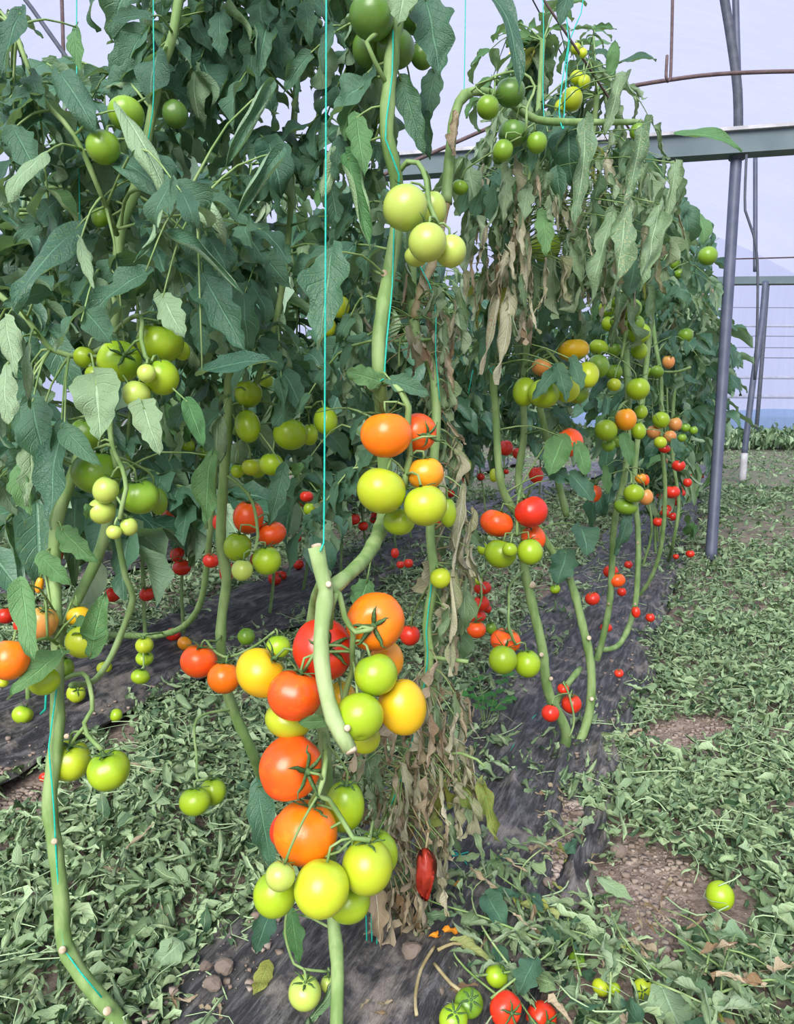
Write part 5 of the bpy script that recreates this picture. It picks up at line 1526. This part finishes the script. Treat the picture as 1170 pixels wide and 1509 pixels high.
# small hanging string of green fruits over the left mulch
cluster(P3, 'of the three small ones strung over the left mulch film', [(213, 951, 27, 26, 'YG', 1.9), (213, 970, 26, 22, 'G', 1.92), (207, 997, 27, 23, 'G', 1.88)], [(240, 932, 2.2), (222, 935, 1.95), (212, 940, 1.9), (212, 985, 1.88)], 3, attach=False)
cluster(P3, 'in the far group behind the front plant', [(480, 750, 26, 30, 'PE', 2.5), (456, 750, 18, 20, 'G', 2.5), (452, 732, 20, 18, 'R', 2.6), (582, 815, 12, 16, 'R', 2.4), (590, 832, 12, 12, 'R', 2.45), (602, 830, 14, 14, 'R', 2.4), (502, 452, 26, 34, 'YG', 1.36), (484, 482, 24, 28, 'YG', 1.38), (745, 660, 22, 24, 'R', 2.6), (763, 668, 16, 18, 'R', 2.65), (686, 686, 18, 22, 'G', 2.5), (728, 700, 14, 22, 'YG', 2.6), (790, 700, 22, 26, 'R', 2.5), (650, 760, 20, 34, 'R', 1.9)], None, group='fruit glimpsed behind the front plant')

# ------------------------------------------------------------------ leaf litter
CLEAR = [[(735, 1175), (910, 1205), (850, 1345), (700, 1330), (640, 1520), (215, 1520), (420, 1345), (560, 1290), (650, 1230)],
         [(690, 1120), (770, 1030), (830, 960), (880, 900), (955, 845), (985, 870), (950, 960), (965, 1000), (900, 1050), (850, 1090), (760, 1100)],
         [(-20, 1010), (130, 970), (270, 940), (360, 870), (460, 840), (460, 870), (380, 930), (250, 1000), (190, 1060), (60, 1130), (-20, 1165)],
         [(930, 1215), (1040, 1290), (1040, 1370), (990, 1440), (900, 1370), (860, 1320)],
         [(960, 1065), (1060, 1045), (1085, 1070), (1010, 1110), (940, 1100)],
         [(-20, 1160), (60, 1150), (50, 1190), (-20, 1200)],
         [(290, 1420), (420, 1350), (360, 1450), (240, 1509)],
         [(1060, 760), (1175, 745), (1175, 800), (1060, 810)],
         [(180, 760), (450, 740), (450, 800), (250, 800)]]


def covered(x, y):
    return any(inpoly(x, y, p) for p in CLEAR)


LIT = []
for i in range(24):
    V, Fc, UV = leaf_grid(1.0, R.uniform(0.2, 0.62), 6, 3, lobes=0.15, fold=R.uniform(-0.5, 1.0), bend=R.uniform(-1.5, 1.7), roll=R.uniform(-1.4, 2.0), twist=R.uniform(-2.2, 2.2), wave=R.uniform(0.1, 0.3), pucker=0.07, seed=i)
    LIT.append((np.array(V), np.array(Fc), np.array(UV)))
Vs, Qs, Us, Ts = [], [], [], []
off = 0
bands = [(1.0, 2.2, 4600), (2.2, 3.5, 2900), (3.5, 5.5, 1000), (5.5, 9.0, 330), (9.0, 16.0, 50)]
FALL = []
for y0, y1, dens in bands:
    xl, xr = -0.56 * y1 - 0.8, 0.56 * y1 + 0.8
    n = int((xr - xl) * (y1 - y0) * dens)
    gseen = [t_ for t_ in SEEN if t_[0].z < 0.08]
    for _ in range(n):
        y, x = R.uniform(y0, y1), R.uniform(xl, xr)
        if abs(x) > 0.56 * y + 0.8:
            continue
        px, py, z = proj((x, y, 0.02))
        cov = covered(px, py)
        if cov and R.random() > (0.018 if py > 850 else 0.35):
            continue
        if x * math.cos(YF) - y * math.sin(YF) < VL + 0.3:
            continue
        if any(abs(px - t_[2]) < t_[4] + 18 and -t_[4] < py - t_[3] < t_[4] + 34 for t_ in gseen):
            continue
        u = x * RC - y * RS
        if not cov and (-0.8 < u < -0.28) and R.random() > 0.75:
            continue
        clump = float(vnoise(np.array([x * 4.0]), np.array([y * 4.0]), 21)[0])
        if R.random() > 0.45 + 1.0 * clump:
            continue
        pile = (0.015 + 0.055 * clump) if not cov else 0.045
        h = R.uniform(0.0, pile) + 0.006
        sz = (0.026 + 0.058 * R.random() ** 1.6) * (1.0 if y < 3.5 else (1.25 if y < 6 else 1.8))
        az = R.uniform(0, 6.28)
        ax = Vector((math.cos(az), math.sin(az), R.uniform(-.35, .4)))
        nr = UP + rv(0.75)
        m4 = frame(Vector((x, y, h)), ax, nr, sz)
        if y < 2.6 and abs(x) < 0.54 * y and len(FALL) < 300 and h > pile * 0.62 and R.random() < 0.10:
            FALL.append((m4, x, y, cov, u))
            continue
        V, Fc, UV = LIT[R.randrange(24)]
        mm = np.array(m4)
        Vs.append(V @ mm[:3, :3].T + mm[:3, 3])
        Qs.append(Fc + off)
        Us.append(UV)
        Ts.append(np.full(len(V), min(1, max(0, R.gauss(0.36 + 0.35 * (h / pile - 0.5), 0.28)))))  # deeper leaves tinted darker: shade within the pile put into their colour
        off += len(V)
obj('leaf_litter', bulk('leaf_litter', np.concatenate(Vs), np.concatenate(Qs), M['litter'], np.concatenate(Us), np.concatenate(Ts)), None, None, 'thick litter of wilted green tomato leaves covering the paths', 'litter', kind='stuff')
for m4, x, y, cov, u in FALL:
    dry = R.random() < 0.08
    me = R.choice(POOL['dry' if dry else 'fallen'])
    px, py, z = proj((x, y, 0.03))
    if any(abs(px - t_[2]) < t_[4] + 26 and -t_[4] < py - t_[3] < t_[4] + 50 for t_ in gseen):
        continue
    if cov:
        spot = 'loose on the left mulch film' if u < -1.2 else ('on bare soil near the lone green tomato' if px > 900 else 'loose on the front mulch film')
    elif u > -0.3:
        spot = 'on the right path ' + ('below the bare soil patch' if py > 1380 else 'around the lone green tomato' if py > 1250 and px > 1040 else 'between mulch end and far bare patch' if px < 1000 else 'beyond the lone green tomato')
    else:
        d_ = 'far ' if py < 1130 else ('' if py < 1300 else 'near ')
        spot = 'on the %sleft litter ' % d_ + ('outside the bare stem' if px < 85 else 'just inside the bare stem' if px < 190 else 'under the hanging green pair' if px < 300 else 'around the leaning middle stem' if px < 390 else 'behind the front fruit cluster' if px < 560 else 'behind the drying plant')
    obj('fallen_leaf', me, None, m4 @ Matrix.Scale(1.15, 4), ('dried brown leaf ' if dry else 'wilted green leaf ') + spot, 'leaf', 'fallen leaves ' + spot)

# cut stalks in the litter
Vs, Qs, Us, Ts = [], [], [], []
off = 0
for _ in range(1500):
    y = R.uniform(1.05, 6.0) ** 1.0
    x = R.uniform(-0.56 * y - 0.1, 0.56 * y + 0.1)
    px, py, z = proj((x, y, 0.02))
    if covered(px, py) and R.random() > 0.05:
        continue
    az, L = R.uniform(0, 6.28), R.uniform(0.05, 0.17)
    p0 = Vector((x, y, R.uniform(0.02, 0.07)))
    d = Vector((math.cos(az), math.sin(az), R.uniform(-.1, .1)))
    nn = Vector((-d.y, d.x, R.uniform(-.2, .6))) * R.uniform(-0.5, 0.5)
    r = R.uniform(0.0006, 0.0017)
    path = [(p0 + d * L * t + nn * L * math.sin(t * 3.1), r) for t in (0, 0.25, 0.5, 0.75, 1.0)]
    vv, ff, uu = tube(path, 4, 0, False)
    Vs.append(np.array([tuple(q) for q in vv]))
    Qs.append(np.array(ff) + off)
    Us.append(np.array(uu))
    Ts.append(np.full(len(vv), R.uniform(0.1, 0.8)))
    off += len(vv)
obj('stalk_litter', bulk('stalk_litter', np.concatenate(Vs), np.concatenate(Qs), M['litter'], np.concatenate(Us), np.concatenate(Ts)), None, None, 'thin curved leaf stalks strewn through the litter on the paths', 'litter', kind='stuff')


# ------------------------------------------------------------------ soil clods and crumbs
def rock(seed, sub=2):
    r = random.Random(seed)
    import bmesh
    bm = bmesh.new()
    bmesh.ops.create_icosphere(bm, subdivisions=sub, radius=1)
    ph = [Vector((r.uniform(-3, 3), r.uniform(-3, 3), r.uniform(-3, 3))) for _ in range(6)]
    for q in bm.verts:
        n = sum(math.sin(q.co.dot(p_)) for p_ in ph) / 6
        q.co *= 1 + 0.45 * n + r.uniform(-.06, .06)
    me = bpy.data.meshes.new('soil_clod')
    bm.to_mesh(me)
    bm.free()
    me.materials.append(M['clod'])
    return me


ROCKS = [rock(i) for i in range(6)]
for i, (x, y, w, lab) in enumerate([(329, 1425, 30, 'largest pinkish soil clod on the bottom left mulch film'), (314, 1450, 28, 'soil clod just below the largest clod on the mulch film'), (302, 1424, 18, 'small clod left of the largest one on the mulch film'), (205, 1422, 20, 'soil clod at the edge of the left litter'),
                                    (912, 1254, 26, 'soil clod by the ragged end of the front mulch film'), (608, 1402, 34, 'grey clod on the front mulch below the dried leaves'), (640, 1352, 34, 'grey clod among dried bits near the orange peel'), (648, 1460, 18, 'light pebble on the front mulch film'), (625, 1365, 22, 'darker clod beside the grey one near the orange peel'), (806, 1300, 16, 'small clod on the dusty end of the mulch film'), (960, 1095, 22, 'soil clod on the bare patch of the right path'), (905, 1330, 18, 'soil clod beside the mulch film at the bare soil'), (830, 1330, 18, 'clod in the dust at the torn mulch end'), (655, 1258, 26, 'dark clod tied near the loose string'), (1000, 1330, 12, 'little pebble on the bare soil left of the green tomato')]):
    g = G(x, y, bed(G(x, y)) + 0.006)
    r = w * 0.5 / F * proj(g)[2]
    obj('soil_clod', ROCKS[i % 6], None, Matrix.Translation(g) @ Matrix.Rotation(R.uniform(0, 6), 4, 'Z') @ Matrix.Diagonal((r, r * 0.9, r * 0.75, 1)), lab, 'clod')
Vs, Qs = [], []
off = 0
cb = np.array([(-1, -1, -1), (1, -1, -1), (1, 1, -1), (-1, 1, -1), (-1, -1, 1), (1, -1, 1), (1, 1, 1), (-1, 1, 1)], float) * 0.5
cf = np.array([(0, 3, 2, 1), (4, 5, 6, 7), (0, 1, 5, 4), (1, 2, 6, 5), (2, 3, 7, 6), (3, 0, 4, 7)])
for _ in range(16000):
    if R.random() < 0.8:
        poly = R.choice(CLEAR[:6] + [[(822, 1200), (885, 1215), (860, 1330), (800, 1335)]] * 2)
        px, py = R.uniform(min(a for a, b in poly), max(a for a, b in poly)), R.uniform(min(b for a, b in poly), max(b for a, b in poly))
        if not inpoly(px, py, poly):
            continue
        if poly in CLEAR[:3] and R.random() > 0.30:
            continue
        g = G(px, py)
    else:
        y = R.uniform(1.0, 3)
        g = Vector((R.uniform(-.55, .55) * y, y, 0))
    sz = 0.0012 + 0.0075 * R.random() ** 5
    u = g.x * RC - g.y * RS
    hh = 0.045 if (-0.8 < u < -0.28 or -2.35 < u < -1.7) else float(soil_h(np.array([g.x]), np.array([g.y]))[0]) + sz * 0.3
    cc = cb * (1 + 0.35 * (NR.rand(8, 3) - 0.5)) * np.array([1, 1, 0.75])
    a = R.uniform(0, 6.28)
    rot = np.array([[math.cos(a), -math.sin(a), 0], [math.sin(a), math.cos(a), 0], [0, 0, 1]])
    Vs.append(cc @ rot.T * sz * 1.6 + np.array([g.x, g.y, hh]))
    Qs.append(cf + off)
    off += 8
obj('soil_crumbs', bulk('soil_crumbs', np.concatenate(Vs), np.concatenate(Qs), M['clod'], smooth=True), None, None, 'loose soil crumbs strewn over the mulch film and bare patches', 'soil', kind='stuff')

# ------------------------------------------------------------------ heap of cut vines at the bottom right
HV = empty('cut_vine', G(860, 1440), 'heap of cut wilted vines with limp leaves at the bottom right', 'plant')
HP = []
for k_ in range(20):
    px, py = R.uniform(690, 1090), R.uniform(1345, 1520)
    if py < 1340 + max(0, (px - 850) * 0.4):
        py = 1490 - R.uniform(0, 60)
    p0 = G(px, py, R.uniform(0.03, 0.10))
    az, L = R.uniform(-0.8, 2.2), R.uniform(0.12, 0.34)
    d = Vector((math.cos(az), math.sin(az), 0))
    pts = [(p0 + d * L * t + Vector((-d.y, d.x, 0)) * L * 0.25 * math.sin(t * 3 + k_) + UP * 0.018 * math.sin(t * 3.1), 0.0022 - 0.0014 * t) for t in (0, 0.33, 0.66, 1)]
    path = spline(pts, 0.02)
    v, f, uv = tube(path, 6)
    obj('stem', mesh('stem', v, f, M[R.choice(('stem', 'stem_pale', 'stem', 'stem'))], uv), HV)
    HP += [p for p, r in path]
for k_ in range(330):
    q = R.choice(HP) + rv(0.035)
    q.z = max(0.02, q.z)
    kx = R.choice(('wilt', 'wilt', 'wilt', 'wilt', 'fallen', 'fallen', 'fallen', 'fresh', 'dry', 'yellow' if R.random() < 0.4 else 'wilt'))
    az = R.uniform(0, 6.28)
    if inpoly(*proj(q)[:2], [(860, 1200), (1050, 1200), (1100, 1330), (1060, 1390), (960, 1400), (870, 1370)]) and R.random() > 0.06:
        continue
    FILLS.append(obj('leaf', R.choice(POOL[kx]), HV, frame(q, Vector((math.cos(az), math.sin(az), R.uniform(-.4, .3))), UP + rv(0.9), R.uniform(0.03, 0.08))))
for (a, b, w, kx, lab) in [((975, 1455), (1010, 1530), 62, 'pale', 'broad pale green fallen leaf at the bottom edge right of the vines'), ((1080, 1462), (1120, 1490), 40, 'pale', 'pale heart-shaped leaf on the bottom right litter'), ((885, 1296), (936, 1326), 22, 'pale', 'long pale leaf beside the mulch film end'),
                           ((265, 1390), (225, 1425), 44, 'pale', 'light green lobed leaf on the left litter edge'), ((735, 1400), (742, 1460), 36, 'fresh', 'dark green leaf covering the tomato in the vine heap'), ((700, 1300), (775, 1340), 30, 'wilt', 'limp leaf drooping over the mulch film above the vine heap'), ((395, 1420), (375, 1470), 30, 'yellow', 'yellowed leaf hanging by the bottom mulch film')]:
    A, B = G(a[0], a[1], 0.06), G(b[0], b[1], 0.05)
    L = (B - A).length
    V, Fc, UV = leaf_grid(1.0, min(1.0, w / F * proj(A)[2] / L * 1.1), 14, 8, lobes=0.2, fold=0.1, bend=0.2, roll=-0.2, wave=0.08, pucker=0.04, seed=R.randint(0, 999))
    obj('fallen_leaf', mesh('fallen_leaf', V, Fc, M[kx], UV), None, frame(A, B - A, Vector((0, -0.6, 0.8)), L), lab, 'leaf')

# dried bits on the front mulch: orange peel and brown curls
for k_, (x, y, w) in enumerate(((655, 1372, 24), (633, 1380, 18), (667, 1305, 14))):
    g = G(x, y, 0.078)
    r = w * 0.5 / F * proj(g)[2]
    V, Fc, UV = leaf_grid(1.0, 0.9, 8, 6, lobes=0.35, nlobe=5, fold=0.4, bend=1.0, roll=1.2, wave=0.25, seed=k_)
    obj('orange_peel', mesh('orange_peel', V, Fc, M['orange_bit'], UV), None, frame(g, Vector((1, 0.2 * k_, 0.1)), UP + Vector((0, -0.5, 0)), r * 2), '%s scrap of dried tomato skin on the front mulch' % ('largest orange', 'second orange', 'small orange')[k_], 'scrap')
BROWN = [[(640, 1395), (620, 1430), (612, 1470), (614, 1496)], [(645, 1400), (668, 1390), (690, 1392)], [(640, 1420), (665, 1450), (685, 1465)]]
for k_, pp in enumerate(BROWN):
    v, f, _ = tube(spline([(G(x, y, 0.075), 0.0030) for x, y in pp], 0.015), 6)
    obj('dry_stalk', mesh('dry_stalk', v, f, M['stem_dry']), None, None, ('long bent brown dry stalk pointing to the bottom edge', 'short brown dry stalk next to the orange scraps', 'brown dry stalk slanting on the front mulch')[k_], 'stalk')
for k_ in range(46):
    x, y, spot = R.choice(((640, 1390, 'by the orange scraps'), (560, 1490, 'at the foot of the drying stem'), (620, 1420, 'by the grey clod'), (840, 1250, 'in the dust at the mulch end'), (985, 1330, 'left of the lone green tomato'), (975, 1380, 'before the lone green tomato'), (280, 1470, 'at the bottom left mulch edge'), (810, 1190, 'at the upper edge of the front mulch'), (690, 1215, 'beside the loose string')))
    g = G(x + R.uniform(-40, 40), y + R.uniform(-22, 22), 0.055)
    az = R.uniform(0, 6.28)
    obj('fallen_leaf', R.choice(POOL['dry']), None, frame(g, Vector((math.cos(az), math.sin(az), 0.1)), UP + rv(0.5), R.uniform(0.02, 0.05)), 'small brown dried leaf scrap ' + spot, 'leaf', 'brown scraps ' + spot)

# bright green weed by the mulch film
WD = empty('weed', G(715, 1075), 'bright green weed with small oval leaflets beside the drying plant', 'plant')
for k_ in range(9):
    p0 = G(715, 1075, 0.02)
    t = P(R.uniform(672, 760), R.uniform(990, 1070), proj(p0)[2] + R.uniform(-.12, .15))
    path = spline([(p0, 0.0014), (p0.lerp(t, 0.5) + UP * 0.03, 0.0012), (t, 0.0007)], 0.02)
    v, f, uv = tube(path, 5)
    o = obj('frond', mesh('frond', v, f, M['stem'], uv), WD)
    for j in range(3, len(path)):
        for sd in (-1, 1):
            tg = (path[j][0] - path[j - 1][0]).normalized()
            side = tg.cross(UP).normalized()
            if (j % 2) == 0:
                obj('leaflet', R.choice(POOL['weed']), o, frame(path[j][0], side * sd + tg * 0.4, UP + Vector((0, -0.6, 0)) + rv(0.3), R.uniform(0.02, 0.034)))
# weeds at the foot of the far wall
Vs, Qs, Us, Ts = [], [], [], []
off = 0
for _ in range(2600):
    v_, w_ = R.uniform(-2, 6.5), 19.6 - abs(R.gauss(0, 0.9))
    b = FR(v_, w_, 0)
    L = R.uniform(0.12, 0.4)
    V, Fc, UV = LIT[R.randrange(14)]
    mm = np.array(frame(b + UP * R.uniform(0, 0.25), Vector((R.uniform(-.6, .6), R.uniform(-.6, .6), 1)), Vector((R.uniform(-1, 1), -1, 0.3)), L))
    Vs.append(V @ mm[:3, :3].T + mm[:3, 3])
    Qs.append(Fc + off)
    Us.append(UV)
    Ts.append(np.full(len(V), R.uniform(0, 0.5)))
    off += len(V)
obj('weeds', bulk('weeds', np.concatenate(Vs), np.concatenate(Qs), M['litter'], np.concatenate(Us), np.concatenate(Ts)), None, None, 'green weeds growing along the foot of the far film wall', 'weeds', kind='stuff')
print('tomatoes', NTOM[0], 'objects', len(bpy.data.objects))

# ------------------------------------------------------------------ leaves give way to the fruit that the plants show in front of them
gone = 0
for o in FILLS:
    m4 = WM[o.name]
    big = o.name.startswith('leaf') and not o.name.startswith('leaflet') and len(o.data.vertices) > 260
    pts = [m4 @ Vector((sx, t, 0)) for t in (0.08, 0.3, 0.5, 0.7, 0.92) for sx in ((0.0, -0.17, 0.17) if not big else (0.0, -0.28, 0.28))]
    pp = [proj(p) for p in pts]
    kill = False
    for c, r, x, y, rp, z in SEEN:
        if (c - pts[6]).length > 0.6:
            continue
        if any((p - c).length < r * 1.04 for p in pts):
            kill = True
            break
        if rp > 5 and any(q[2] < z and (q[0] - x) ** 2 + (q[1] - y) ** 2 < (rp * 0.92) ** 2 for q in pp):
            kill = True
            break
    if not kill and any(235 < q[1] < 820 and q[2] < 5.1 and abs(q[0] - (1047 + (820 - q[1]) * 0.0694)) < 15 for q in pp):
        kill = True
    if kill:
        gone += 1
        for ch in list(o.children):
            bpy.data.objects.remove(ch)
        bpy.data.objects.remove(o)
print('leaves moved out of the way', gone)
